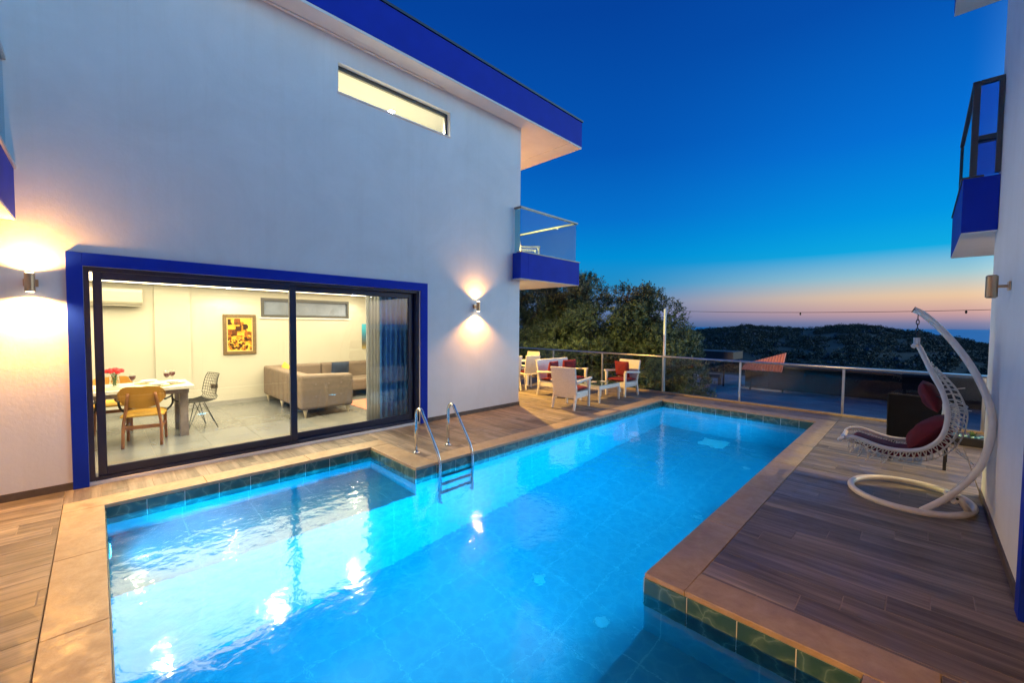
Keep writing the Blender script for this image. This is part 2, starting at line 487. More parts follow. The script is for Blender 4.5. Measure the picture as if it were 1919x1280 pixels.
r1 = ramp_node(n, [(0.25, (0.012, 0.006, 0.003)), (0.5, (0.05, 0.016, 0.004)), (0.68, (0.26, 0.075, 0.008)), (0.85, (0.5, 0.22, 0.012)), (1.0, (0.62, 0.40, 0.05))])
l.new(ad_.outputs[0], r1.inputs[0]); l.new(r1.outputs[0], b.inputs['Base Color'])
mt, n, l, b = new_mat('beach_print')
v = coords(n, l, (1, 1, 1), rnd=False)
sp = n.new('ShaderNodeSeparateXYZ'); l.new(v, sp.inputs[0])
mr = n.new('ShaderNodeMapRange'); mr.inputs['From Min'].default_value = -0.4; mr.inputs['From Max'].default_value = 0.4; l.new(sp.outputs[2], mr.inputs[0])
r1 = ramp_node(n, [(0.0, (0.55, 0.42, 0.08)), (0.25, (0.08, 0.07, 0.05)), (0.5, (0.02, 0.12, 0.22)), (0.75, (0.03, 0.35, 0.5)), (1.0, (0.05, 0.4, 0.6))])
l.new(mr.outputs[0], r1.inputs[0]); l.new(r1.outputs[0], b.inputs['Base Color'])


# ------------------------------------------------------------------ mesh building
class MB:
    def __init__(s, xf=None):
        s.v, s.f, s.xf = [], [], xf

    def add(s, vs, fs):
        k = len(s.v)
        s.v += [tuple(p) for p in vs]
        s.f += [tuple(i + k for i in f) for f in fs]
        return s

    def box(s, x0, x1, y0, y1, z0, z1):
        if x0 > x1: x0, x1 = x1, x0
        if y0 > y1: y0, y1 = y1, y0
        return s.add([(x0, y0, z0), (x1, y0, z0), (x1, y1, z0), (x0, y1, z0), (x0, y0, z1), (x1, y0, z1), (x1, y1, z1), (x0, y1, z1)],
                     [(0, 3, 2, 1), (4, 5, 6, 7), (0, 1, 5, 4), (1, 2, 6, 5), (2, 3, 7, 6), (3, 0, 4, 7)])

    def hexa(s, bot, top):
        return s.add(list(bot) + list(top), [(0, 3, 2, 1), (4, 5, 6, 7), (0, 1, 5, 4), (1, 2, 6, 5), (2, 3, 7, 6), (3, 0, 4, 7)])

    def beam(s, a, b, w, h=None, up=(0, 0, 1), w2=None, h2=None):
        h = w if h is None else h
        w2 = w if w2 is None else w2
        h2 = h if h2 is None else h2
        a, b = Vector(a), Vector(b)
        d = (b - a).normalized()
        up = Vector(up)
        if abs(d.dot(up)) > 0.95: up = Vector((1, 0, 0))
        x = d.cross(up).normalized(); y = x.cross(d)
        q = [(-1, -1), (1, -1), (1, 1), (-1, 1)]
        return s.hexa([a + x * i * w / 2 + y * j * h / 2 for i, j in q], [b + x * i * w2 / 2 + y * j * h2 / 2 for i, j in q])

    def tube(s, pts, r, seg=8, closed=False):
        pts = [Vector(p) for p in pts]
        n = len(pts)
        rr = r if isinstance(r, (list, tuple)) else [r] * n
        k = len(s.v)
        px = None
        for i, p in enumerate(pts):
            if closed:
                d = pts[(i + 1) % n] - pts[i - 1]
            else:
                d = pts[min(i + 1, n - 1)] - pts[max(i - 1, 0)]
            d.normalize()
            if px is None:
                px = d.cross(Vector((0, 0, 1)))
                if px.length < 0.1: px = d.cross(Vector((1, 0, 0)))
            px = (px - d * px.dot(d)).normalized()
            py = d.cross(px)
            for j in range(seg):
                a = 2 * PI * j / seg
                s.v.append(tuple(p + (px * math.cos(a) + py * math.sin(a)) * rr[i]))
        for i in range(n if closed else n - 1):
            for j in range(seg):
                a, b2 = k + i * seg + j, k + i * seg + (j + 1) % seg
                c, d2 = k + ((i + 1) % n) * seg + (j + 1) % seg, k + ((i + 1) % n) * seg + j
                s.f.append((a, b2, c, d2))
        if not closed:
            s.f.append(tuple(k + j for j in reversed(range(seg))))
            s.f.append(tuple(k + (n - 1) * seg + j for j in range(seg)))
        return s

    def lathe(s, prof, c=(0, 0, 0), seg=16):
        k = len(s.v)
        for r, z in prof:
            for j in range(seg):
                a = 2 * PI * j / seg
                s.v.append((c[0] + r * math.cos(a), c[1] + r * math.sin(a), c[2] + z))
        for i in range(len(prof) - 1):
            for j in range(seg):
                s.f.append((k + i * seg + j, k + i * seg + (j + 1) % seg, k + (i + 1) * seg + (j + 1) % seg, k + (i + 1) * seg + j))
        s.f.append(tuple(k + j for j in reversed(range(seg))))
        s.f.append(tuple(k + (len(prof) - 1) * seg + j for j in range(seg)))
        return s

    def prism(s, poly, axis, t0, t1):
        # poly: 2D points; axis = extrude axis
        def mk(p, t):
            return {'x': (t, p[0], p[1]), 'y': (p[0], t, p[1]), 'z': (p[0], p[1], t)}[axis]
        n = len(poly)
        return s.add([mk(p, t0) for p in poly] + [mk(p, t1) for p in poly],
                     [tuple(reversed(range(n))), tuple(range(n, 2 * n))] + [(i, (i + 1) % n, n + (i + 1) % n, n + i) for i in range(n)])

    def grid(s, fn, nu, nv):
        k = len(s.v)
        for i in range(nu + 1):
            for j in range(nv + 1):
                s.v.append(tuple(fn(i / nu, j / nv)))
        for i in range(nu):
            for j in range(nv):
                a = k + i * (nv + 1) + j
                s.f.append((a, a + 1, a + nv + 2, a + nv + 1))
        return s

    def mesh(s, name, mat, bevel=0, smooth=False, recalc=False, origin=None, segs=1):
        vs = [Vector(p) for p in s.v]
        if s.xf: vs = [Vector(s.xf(p)) for p in vs]
        if origin is not None: vs = [p - Vector(origin) for p in vs]
        me = bpy.data.meshes.new(name)
        me.from_pydata([tuple(p) for p in vs], [], s.f)
        if bevel or recalc or s.xf:
            bm = bmesh.new(); bm.from_mesh(me)
            if recalc or s.xf: bmesh.ops.recalc_face_normals(bm, faces=bm.faces)
            if bevel:
                ed = [e for e in bm.edges if len(e.link_faces) == 2 and e.calc_face_angle(0) > 0.5]
                bmesh.ops.bevel(bm, geom=ed, offset=bevel, segments=segs, affect='EDGES', profile=0.5)
            bm.to_mesh(me); bm.free()
        if smooth:
            for p in me.polygons: p.use_smooth = True
        me.materials.append(MATS[mat])
        return me

    def build(s, name, mat, parent=None, loc=None, **kw):
        o = bpy.data.objects.new(name, s.mesh(name, mat, **kw))
        col.objects.link(o)
        if parent is not None: o.parent = parent
        if loc is not None: o.location = loc
        return o


def tag(o, label=None, cat=None, group=None, kind=None):
    if label: o['label'] = label
    if cat: o['category'] = cat
    if group: o['group'] = group
    if kind: o['kind'] = kind
    return o


def thing(name, label, cat, loc=(0, 0, 0), rz=0, group=None):
    o = bpy.data.objects.new(name, None)
    o.empty_display_size = 0.1
    col.objects.link(o)
    o.location = loc; o.rotation_euler = (0, 0, rz)
    return tag(o, label, cat, group)


def copy_tree(o, parent=None):
    c = o.copy(); col.objects.link(c)
    if parent is not None: c.parent = parent
    for ch in o.children: copy_tree(ch, c)
    return c


def dup(root, loc, rz, label, group=None):
    c = copy_tree(root)
    c.location = loc; c.rotation_euler = (0, 0, rz)
    c['label'] = label
    if group: c['group'] = group
    return c


def struct(o):
    o['kind'] = 'structure'
    return o


def lamp(name, kind, loc, power, color, direction=(0, 0, -1), size=0.03, spot=150, blend=0.5, parent=None):
    d = bpy.data.lights.new(name, kind)
    d.energy = power; d.color = color
    if kind == 'SPOT':
        d.spot_size = rad(spot); d.spot_blend = blend; d.shadow_soft_size = size
    elif kind == 'AREA':
        d.shape = 'DISK'; d.size = size
    else:
        d.shadow_soft_size = size
    o = bpy.data.objects.new(name, d); col.objects.link(o)
    o.location = loc
    o.rotation_euler = Vector(direction).to_track_quat('-Z', 'Y').to_euler()
    if parent is not None: o.parent = parent
    return o


# ================================================================== SETTING
XW, XT = -6.2, 0.5           # wall planes of the two villas
YC = 6.47                    # far corner of both villas
WZ = -0.135                  # water level
# ---- pool
PX0, PX1, PX2, PX3 = -5.46, -4.29, -1.33, -0.15
PY0, PY1, PY2 = 0.02, 2.69, 9.38
SH, DEEP = -0.62, -2.0
basin = MB()


def quad(mb, a, b2, c, d): mb.add([a, b2, c, d], [(0, 1, 2, 3)])


def wallx(mb, x, y0, y1, z0, z1): quad(mb, (x, y0, z0), (x, y1, z0), (x, y1, z1), (x, y0, z1))


def wally(mb, y, x0, x1, z0, z1): quad(mb, (x0, y, z0), (x1, y, z0), (x1, y, z1), (x0, y, z1))


def flat(mb, x0, x1, y0, y1, z): quad(mb, (x0, y0, z), (x1, y0, z), (x1, y1, z), (x0, y1, z))


T = -0.03
wallx(basin, PX0, PY0, PY1, SH, T); wally(basin, PY1, PX0, PX1, SH, T); flat(basin, PX0, PX1, PY0, PY1, SH)
wallx(basin, PX1, PY0, PY1, DEEP, SH); wallx(basin, PX1, PY1, PY2, DEEP, T)
wally(basin, PY2, PX1, PX2, DEEP, T); wallx(basin, PX2, PY1, PY2, DEEP, T)
wallx(basin, PX2, PY0, PY1, DEEP, SH); flat(basin, PX2, PX3, PY0, PY1, SH)
wally(basin, PY1, PX2, PX3, SH, T); wallx(basin, PX3, PY0, PY1, SH, T)
wally(basin, PY0, PX0, PX1, SH, T); wally(basin, PY0, PX1, PX2, DEEP, T); wally(basin, PY0, PX2, PX3, SH, T)
flat(basin, PX1, PX2, PY0, PY2, DEEP)
pool = struct(basin.build('pool_basin', 'pool_lining'))
# waterline tiles, one by one
tile_full = None


def band(axis, fixed, a, b2, inward):
    # tiles 0.3 m wide hung on the wall from the coping down
    global tile_full
    n_ = int((b2 - a) / 0.3 + 0.999)
    e = 0.003 * inward
    lo, hi = min(fixed, fixed + e), max(fixed, fixed + e)
    g_ = MB().box(lo, hi, a, b2, -0.272, -0.033) if axis == 'y' else MB().box(a, b2, lo, hi, -0.272, -0.033)
    g_.build('grout_bed', 'pool_grout', pool)
    for i in range(n_):
        p0, p1 = a + i * 0.3, min(a + (i + 1) * 0.3, b2)
        if p1 - p0 < 0.03: continue
        w = p1 - p0 - 0.006
        full = abs(p1 - p0 - 0.3) < 1e-4
        if full and tile_full: me = tile_full
        else:
            me = MB().box(-w / 2, w / 2, 0, 0.008, -0.27, 0).mesh('tile', 'pool_tile', bevel=0.0015)
            if full: tile_full = me
        o = bpy.data.objects.new('tile', me); col.objects.link(o); o.parent = pool
        mid = (p0 + p1) / 2
        if axis == 'y':
            o.location = (fixed, mid, T - 0.002); o.rotation_euler = (0, 0, -PI / 2 if inward > 0 else PI / 2)
        else:
            o.location = (mid, fixed, T - 0.002); o.rotation_euler = (0, 0, PI if inward < 0 else 0)


band('y', PX0, PY0, PY1, 1); band('x', PY1, PX0, PX1, -1); band('y', PX1, PY1, PY2, 1)
band('x', PY2, PX1, PX2, -1); band('y', PX2, PY1, PY2, -1); band('x', PY1, PX2, PX3, -1)
band('y', PX3, PY0, PY1, -1); band('x', PY0, PX0, PX3, 1)

water = MB()
flat(water, PX0, PX1, PY0, PY1, WZ); flat(water, PX1, PX2, PY0, PY1, WZ); flat(water, PX2, PX3, PY0, PY1, WZ); flat(water, PX1, PX2, PY1, PY2, WZ)
struct(water.build('water', 'pool_water'))

# ---- coping: a run of stone slabs on a mortar bed
CW = 0.28
coping = struct(MB().box(0, 0.1, 0, 0.1, 0, 0.01).build('coping', 'grout'))
bed = MB()


def coping_run(x0, x1, y0, y1, along, n_):
    bed.box(x0 + 0.004, x1 - 0.004, y0 + 0.004, y1 - 0.004, -0.06, -0.012)
    L = (y1 - y0) if along == 'y' else (x1 - x0)
    for i in range(n_):
        a, b2 = L * i / n_ + 0.002, L * (i + 1) / n_ - 0.002
        hz = random.uniform(-0.001, 0.001)
        if along == 'y': cx_, cyy, w, d = (x0 + x1) / 2, y0 + (a + b2) / 2, (x1 - x0 - 0.003) / 2, (b2 - a) / 2
        else: cx_, cyy, w, d = x0 + (a + b2) / 2, (y0 + y1) / 2, (b2 - a) / 2, (y1 - y0 - 0.003) / 2
        MB().box(-w, w, -d, d, -0.03, 0.004).build('coping_stone', 'travertine', coping, (cx_, cyy, hz), bevel=0.004, segs=2)


coping_run(PX0 - CW, PX0, PY0 - CW, PY1 + CW, 'y', 3)
coping_run(PX0, PX1, PY1, PY1 + CW, 'x', 1)
coping_run(PX1 - CW, PX1, PY1 + CW, PY2 + CW, 'y', 7)
coping_run(PX1, PX2, PY2, PY2 + CW, 'x', 3)
coping_run(PX2, PX2 + CW, PY1, PY2 + CW, 'y', 6)
coping_run(PX2 + CW, PX3 + CW, PY1, PY1 + CW, 'x', 1)
coping_run(PX3, PX3 + CW, PY0 - CW, PY1, 'y', 3)
coping_run(PX0, PX3, PY0 - CW, PY0, 'x', 5)
coping.data = bed.mesh('coping', 'grout')

# ---- decks of wood-look planks (0.2 x 1.2 m), rows along X, stepped joints
plank_full = None


def deck(name, regions, along='x'):
    base = MB()
    root = struct(MB().box(0, .1, 0, .1, 0, .01).build(name, 'grout'))
    global plank_full
    for (x0, x1, y0, y1) in regions:
        base.box(x0, x1, y0, y1, -0.10, -0.003)
        a0, a1, r0, r1 = (x0, x1, y0, y1) if along == 'x' else (y0, y1, x0, x1)
        k = math.floor(r0 / 0.2 + 1e-6)
        while k * 0.2 < r1 - 1e-6:
            ra, rb = max(k * 0.2, r0), min((k + 1) * 0.2, r1)
            if rb - ra < 0.02: k += 1; continue
            s0 = (k * 0.2 - 3.5) % 1.2
            j = math.floor((a0 - s0) / 1.2)
            while s0 + j * 1.2 < a1:
                pa, pb = max(s0 + j * 1.2, a0), min(s0 + (j + 1) * 1.2, a1)
                j += 1
                if pb - pa < 0.02: continue
                lx, ly = pb - pa - 0.006, rb - ra - 0.0025
                full = abs(pb - pa - 1.2) < 1e-5 and abs(rb - ra - 0.2) < 1e-5
                if full and plank_full: me = plank_full
                else:
                    me = MB().box(-lx / 2, lx / 2, -ly / 2, ly / 2, -0.012, 0).mesh('plank', 'wood_tile', bevel=0.001)
                    if full: plank_full = me
                o = bpy.data.objects.new('plank', me); col.objects.link(o); o.parent = root
                ca, cr = (pa + pb) / 2, (ra + rb) / 2
                zz = random.uniform(-0.0008, 0.0008)
                if along == 'x': o.location = (ca, cr, zz)
                else: o.location = (cr, ca, zz); o.rotation_euler = (0, 0, PI / 2)
            k += 1
    root.data = base.mesh(name, 'grout')
    return root


YR = 10.33
deck('pool_deck', [(XW + 0.003, PX1 - CW - 0.003, PY1 + CW + 0.003, YR), (XW + 0.003, PX0 - CW - 0.003, PY0 - CW, PY1 + CW)])
deck('patio_deck', [(-12.6, XW - 0.003, YC, YR)])
deck('terrace_deck', [(PX2 + CW + 0.003, XT - 0.003, PY1 + CW + 0.003, YR), (XT + 0.003, 3.0, YC, YR), (PX1 - CW + 0.003, PX2 + CW - 0.003, PY2 + CW + 0.003, YR),
                      (PX3 + CW + 0.003, XT - 0.003, -0.26, PY1 + CW - 0.003)])
deck('side_deck', [(XW + 0.003, XT - 0.003, -1.5, PY0 - CW - 0.003)], 'y')


# ================================================================== VILLAS
def villa(x0, s, root, lit):
    """u = metres out of the pool-side wall, y along it."""
    rl = root.location

    def xf(p): return (x0 + s * p.x - rl.x, p.y - rl.y, p.z - rl.z)

    def M(): return MB(xf)
    TH = 0.22
    y0, y1, zt = -4.0, YC, 5.95
    dy0, dy1, dz0, dz1 = -0.085, 3.975 if lit else 3.85, 0.035, 2.325      # door opening
    wy0, wy1, wz0, wz1 = 2.585, 4.612, 5.155, 5.585       # high window
    w = M()
    w.box(-TH, 0, y0, dy0, -0.1, zt)
    w.box(-TH, 0, dy1, y1, -0.1, wz0)
    w.box(-TH, 0, dy0, dy1, dz1, wz0)
    w.box(-TH, 0, dy0, wy0, wz0, zt); w.box(-TH, 0, wy1, y1, wz0, zt)
    w.box(-TH, 0, wy0, wy1, wz1, zt); w.box(-TH, 0, dy0, dy1, -0.1, dz0)
    # far facade with a patio door opening, back and near end
    w.box(-2.2, -TH, y1 - TH, y1, -0.1, zt)
    w.box(-4.4, -2.2, y1 - TH, y1, 2.3, zt); w.box(-6.3, -4.4, y1 - TH, y1, -0.1, zt)
    w.box(-6.3, -6.3 + TH, y0 + TH, y1 - TH, -0.1, zt); w.box(-6.3, -TH, y0, y0 + TH, -0.1, zt)
    w.build('wall', 'stucco', root)
    M().box(0, 0.014, y0, -0.205, 0, 0.075).build('skirting', 'plinth', root)
    b_ = M().box(0, 0.014, 4.115, y1, 0, 0.075)
    b_.box(-2.2, 0.014, y1, y1 + 0.014, 0, 0.075)
    b_.build('skirting', 'plinth', root)
    # roof: blue fascia ring, white soffit, dark drip edge
    ye, ue = 8.21, 0.335
    rf = M().box(-6.6, ue, y0 - 0.5, ye, zt + 0.03, zt + 0.60).build('roof', 'blue_paint', root, bevel=0.006)
    so = M()
    so.box(-6.58, 0.0, y1 + 0.012, ye - 0.45, zt + 0.0, zt + 0.028)
    so.box(-6.58, ue - 0.004, ye - 0.45, ye - 0.004, zt - 0.014, zt + 0.028)
    so.box(0.0, ue - 0.004, y0 - 0.45, 7.35, zt - 0.014, zt + 0.028)
    so.box(0.0, ue - 0.004, 7.352, ye - 0.452, zt - 0.006, zt + 0.028)
    so.box(0.002, 0.05, 1.0, 4.44, zt - 0.035, zt - 0.0145)
    so.build('soffit', 'soffit_white', rf, bevel=0.002)
    M().box(-6.62, ue + 0.02, y0 - 0.52, ye + 0.02, zt + 0.602, zt + 0.64).build('drip_edge', 'navy_frame', rf)
    # balcony wrapped round the far corner
    bl = M()
    bz0, bz1, by0, by1, bu = 2.715, 3.265, 6.24, 8.3, 0.25
    bl.box(0.003, bu, by0, y1 + 0.003, bz0 + 0.012, bz1); bl.box(bu - 0.12, bu, y1 + 0.003, by1, bz0 + 0.012, bz1)
    bl.box(-4.5, bu - 0.12, by1 - 0.12, by1, bz0 + 0.012, bz1)
    bal = bl.build('balcony', 'blue_paint', root, bevel=0.004)
    sl = M().box(-4.5, bu - 0.004, y1 + 0.006, by1 - 0.004, bz0, bz0 + 0.01)
    sl.box(0.004, bu - 0.004, by0 + 0.004, y1 + 0.004, bz0, bz0 + 0.01)
    sl.box(-4.5, bu - 0.122, y1 + 0.006, by1 - 0.122, bz0 + 0.011, bz0 + 0.2)
    sl.build('balcony_slab', 'soffit_white', bal)
    cap = M().box(bu - 0.14, bu + 0.012, by0 + 0.012, by1 + 0.012, bz1 + 0.001, bz1 + 0.022).box(-4.5, bu - 0.14, by1 - 0.14, by1 + 0.012, bz1 + 0.001, bz1 + 0.022)
    cap.build('sill', 'dull_metal' if lit else 'dark_frame', bal)
    gz = 4.19
    for box in (( bu - 0.065, bu - 0.055, by0 + 0.06, by1 - 0.07), (-4.5, bu - 0.08, by1 - 0.065, by1 - 0.055), (0.01, bu - 0.08, by0 + 0.055, by0 + 0.065)):
        M().box(*box, bz1 + 0.024, gz).build('glass_panel', 'balcony_glass' if lit else 'twin_glass', bal)
    hr = M().box(bu - 0.085, bu - 0.035, by0 + 0.03, by1 - 0.03, gz + 0.001, gz + 0.04).box(-4.5, bu - 0.086, by1 - 0.085, by1 - 0.035, gz + 0.001, gz + 0.04)
    hr.box(0.003, bu - 0.086, by0 + 0.03, by0 + 0.08, gz + 0.001, gz + 0.04)
    hr.build('handrail', 'dull_metal' if lit else 'dark_frame', bal, bevel=0.004)
    if not lit:
        fr = M()
        fr.box(bu - 0.09, bu - 0.04, by0 + 0.02, by0 + 0.06, bz1 + 0.03, gz); fr.box(0.004, 0.04, by0 + 0.02, by0 + 0.06, bz1 + 0.03, gz)
        fr.box(0.042, bu - 0.092, by0 + 0.02, by0 + 0.06, 3.64, 3.68)
        M().box(bu - 0.09, bu - 0.04, by1 - 0.1, by1 - 0.05, bz1 + 0.03, gz).build('post', 'dark_frame', bal)
        fr.build('end_frame', 'dark_frame', bal)
    # big sliding door: blue surround, dark frame, two leaves
    dr = M()
    sy0, sy1, sz1 = -0.205, 4.113 if lit else 3.988, 2.46
    dr.box(-0.06, 0.03, sy0, dy0 - 0.001, 0.0, sz1); dr.box(-0.06, 0.03, dy1 + 0.001, sy1, 0.0, sz1); dr.box(-0.06, 0.03, dy0 - 0.001, dy1 + 0.001, dz1 + 0.001, sz1)
    door = dr.build('door', 'blue_paint', root, bevel=0.003)
    f = M()
    f.box(-0.20, -0.03, dy0, dy0 + 0.045, dz0, dz1); f.box(-0.20, -0.03, dy1 - 0.05, dy1, dz0, dz1)
    f.box(-0.20, -0.03, dy0 + 0.045, dy1 - 0.05, dz1 - 0.045, dz1); f.box(-0.20, -0.02, dy0 + 0.045, dy1 - 0.05, dz0, dz0 + 0.04)
    f.build('door_frame', 'navy_frame', door, bevel=0.003)

    def leaf(a, b2, ua, ub, st0, st1):
        lf = M()
        lf.box(ua, ub, a, a + st0, dz0 + 0.042, dz1 - 0.047); lf.box(ua, ub, b2 - st1, b2, dz0 + 0.042, dz1 - 0.047)
        lf.box(ua, ub, a + st0, b2 - st1, dz1 - 0.13, dz1 - 0.047); lf.box(ua, ub, a + st0, b2 - st1, dz0 + 0.042, dz0 + 0.135)
        lf.build('door_leaf', 'navy_frame', door, bevel=0.004)
        um = (ua + ub) / 2
        M().box(um - 0.004, um + 0.004, a + st0 + 0.001, b2 - st1 - 0.001, dz0 + 0.136, dz1 - 0.131).build('pane', 'door_glass' if lit else 'dark_glass', door)
    leaf(-0.018, 1.985, -0.085, -0.04, 0.072, 0.085)
    leaf(1.92, dy1 - 0.055, -0.16, -0.115, 0.065, 0.10)
    if lit:
        M().box(-0.04, -0.012, 0.01, 0.035, 1.0, 1.22).build('handle', 'black_metal', door)
    # high slot window
    wd = M()
    wd.box(-0.14, -0.09, wy0, wy0 + 0.04, wz0, wz1); wd.box(-0.14, -0.09, wy1 - 0.05, wy1, wz0, wz1)
    wd.box(-0.14, -0.09, wy0 + 0.04, wy1 - 0.05, wz1 - 0.06, wz1); wd.box(-0.14, -0.09, wy0 + 0.04, wy1 - 0.05, wz0, wz0 + 0.03)
    win = wd.build('window', 'dark_frame', root, bevel=0.003)
    M().box(-0.118, -0.110, wy0 + 0.041, wy1 - 0.051, wz0 + 0.031, wz1 - 0.061).build('pane', 'clear_glass' if lit else 'dark_glass', win)
    M().box(-0.088, 0.02, wy0 - 0.01, wy1 + 0.01, wz0 - 0.02, wz0 - 0.001).build('sill', 'soffit_white', win)
    # patio door in the far facade
    pd = M().box(-4.4, -2.2, y1 - 0.14, y1 - 0.10, 0.0, 2.3).build('patio_door', 'dark_glass', root)
    return dict(xf=xf, M=M, root=root)


house = thing('villa', 'white two-storey villa with blue roof edge and large lit sliding door', 'house', (XW, 3.0, 0))
hv = villa(XW, 1, house, True)
twin = thing('villa', 'dark villa along the picture edge behind the swing chair, its balcony over the far end', 'house', (XT, 3.0, 0))
villa(XT, -1, twin, False)

# wing at the near end with a balcony that meets the long white wall
wing = thing('villa_wing', 'near villa wing whose blue balcony meets the white wall above the left lamp', 'house', (-3, -2, 0))


def wxf(p): return (p.x + 3, p.y + 2, p.z)


MB(wxf).box(XW, XT, -3.9, -1.5, -0.1, 5.9).build('wall', 'stucco', wing)
wb = MB(wxf).box(XW + 0.003, XT - 0.003, -1.497, -0.52, 2.73, 3.20).build('balcony', 'blue_paint', wing)
MB(wxf).box(XW + 0.004, XT - 0.004, -1.497, -0.524, 2.712, 2.728).build('balcony_slab', 'soffit_white', wb)
MB(wxf).box(XW + 0.003, XT - 0.003, -0.70, -0.505, 3.201, 3.235).build('sill', 'aluminium', wb)
MB(wxf).box(XW + 0.01, XT - 0.01, -0.575, -0.563, 3.236, 4.2).build('glass_panel', 'balcony_glass', wb)
MB(wxf).box(XW + 0.003, XT - 0.003, -0.60, -0.54, 4.201, 4.24).build('handrail', 'aluminium', wb)

# ---- living room behind the sliding door (parts of the villa)
M = hv['M']
XB = -4.12                       # back wall, metres behind the pool-side face
RZ = 0.032
ry0, ry1, rzc = -1.3, 5.15, 2.45
rw = M()
rw.box(XB - 0.1, XB, ry0, 2.56, -0.05, rzc); rw.box(XB - 0.1, XB, 4.52, ry1, -0.05, rzc)
rw.box(XB - 0.1, XB, 2.56, 4.52, -0.05, 1.87); rw.box(XB - 0.1, XB, 2.56, 4.52, 2.30, rzc)
rw.box(XB, -0.221, ry0 - 0.1, ry0, -0.05, rzc); rw.box(XB, -0.221, ry1, ry1 + 0.1, -0.05, rzc)
rw.box(-0.24, -0.2205, ry0, -0.1, -0.05, rzc); rw.box(-0.24, -0.2205, 3.99, ry1, -0.05, rzc); rw.box(-0.24, -0.2205, -0.1, 3.99, 2.335, rzc)
rw.box(XB, XB + 0.035, 0.78, 1.32, -0.05, rzc - 0.001)
rw.build('room_wall', 'room_wall', house)
M().box(XB - 0.1, -0.2205, ry0, ry1, rzc + 0.001, rzc + 0.1).build('ceiling', 'room_ceiling', house)
fl = M().box(XB, -0.2205, ry0, ry1, -0.05, RZ - 0.006).build('room_floor', 'grout', house)
nt = 0
k = 0
while XB + k * 0.6 < -0.25:
    xa, xb = XB + k * 0.6, min(XB + (k + 1) * 0.6, -0.222)
    j = 0
    while ry0 + j * 0.6 < ry1 - 0.05:
        ya, yb = ry0 + j * 0.6, min(ry0 + (j + 1) * 0.6, ry1)
        w2, d2 = (xb - xa) / 2 - 0.0015, (yb - ya) / 2 - 0.0015
        o = MB().box(-w2, w2, -d2, d2, -0.008, 0).build('floor_tile', 'floor_tile', fl)
        o.location = (XW + (xa + xb) / 2 - house.location.x, (ya + yb) / 2 - house.location.y, RZ)
        j += 1
    k += 1
sk = M().box(XB, XB + 0.012, ry0, 0.779, RZ, RZ + 0.08).box(XB, XB + 0.012, 1.321, ry1, RZ, RZ + 0.08)
sk.box(XB + 0.035, XB + 0.047, 0.77, 1.33, RZ, RZ + 0.08)
sk.build('room_skirting', 'room_skirting', house)
rwn = M()
rwn.box(XB - 0.06, XB + 0.01, 2.56, 2.62, 1.87, 2.30); rwn.box(XB - 0.06, XB + 0.01, 4.46, 4.52, 1.87, 2.30)
rwn.box(XB - 0.06, XB + 0.01, 2.62, 4.46, 1.87, 1.93); rwn.box(XB - 0.06, XB + 0.01, 2.62, 4.46, 2.24, 2.30)
w_ = rwn.build('window', 'dark_frame', house)
M().box(XB - 0.05, XB - 0.04, 2.621, 4.459, 1.931, 2.239).build('pane', 'night_pane', w_)
M().box(XB - 0.35, XB - 0.30, 2.2, 4.9, 1.6, 2.5).build('window_recess', 'room_ceiling', w_)
M().box(XB + 0.0, XB + 0.03, 2.53, 4.55, 1.845, 1.868).build('sill', 'soffit_white', w_)

# upper room behind the slot window
ur = M().box(-2.5, -2.4, 2.0, 5.2, 4.7, 5.9).box(-2.4, -0.222, 1.9, 2.0, 4.7, 5.9).box(-2.4, -0.222, 5.2, 5.3, 4.7, 5.9).box(-2.4, -0.222, 2.0, 5.2, 5.80, 5.9).box(-2.4, -0.222, 2.0, 5.2, 4.6, 4.7)
ur.build('upper_room', 'room_wall', house)


# ================================================================== LAMPS
def sconce(x, s, y, z, label, lit, group, pw=1.0, cone=158):
    t = thing('wall_lamp', label, 'lamp', (x, y, z), 0 if s > 0 else PI, group)
    MB().lathe([(0.030, -0.006), (0.036, 0), (0.036, 0.17), (0.030, 0.176)], (0.10, 0, -0.085), 20).build('lamp_body', 'steel_lamp', t, smooth=False)
    MB().lathe([(0.027, 0), (0.027, 0.003)], (0.10, 0, 0.0915), 16).build('bulb', 'lamp_glow' if lit else 'bulb_off', t)
    MB().lathe([(0.027, 0), (0.027, 0.003)], (0.10, 0, -0.0945), 16).build('bulb', 'lamp_glow' if lit else 'bulb_off', t)
    mb = MB().box(0.002, 0.014, -0.05, 0.05, -0.035, 0.035).tube([(0.012, 0, 0), (0.068, 0, 0)], 0.012, 8)
    mb.build('bracket', 'steel_lamp', t)
    if lit:
        lamp('lamp_light', 'SPOT', (0.10, 0, 0.100), P_SCONCE * 0.6 * pw, WARM, (-0.10, 0, 1), 0.02, cone, 0.55, t)
        lamp('lamp_light', 'SPOT', (0.10, 0, -0.100), P_SCONCE * 2.0 * pw, WARM, (0.10, 0, -1), 0.02, cone, 0.55, t)
    return t


GL = 'up-and-down wall lamps on the villas'
sconce(XW, 1, -0.44, 2.12, 'lit steel wall lamp left of the blue door surround', True, GL, 0.75)
sconce(XW, 1, 5.22, 2.10, 'lit wall lamp on white wall between the sliding door and the corner', True, GL, 0.42, 128)
sconce(XT, -1, 5.22, 2.10, 'unlit grey wall lamp on the right villa wall above the swing stand', False, GL)
sconce(XT, -1, -0.44, 2.12, 'lit wall lamp beside the near door of the darker villa', True, GL, 1.6)


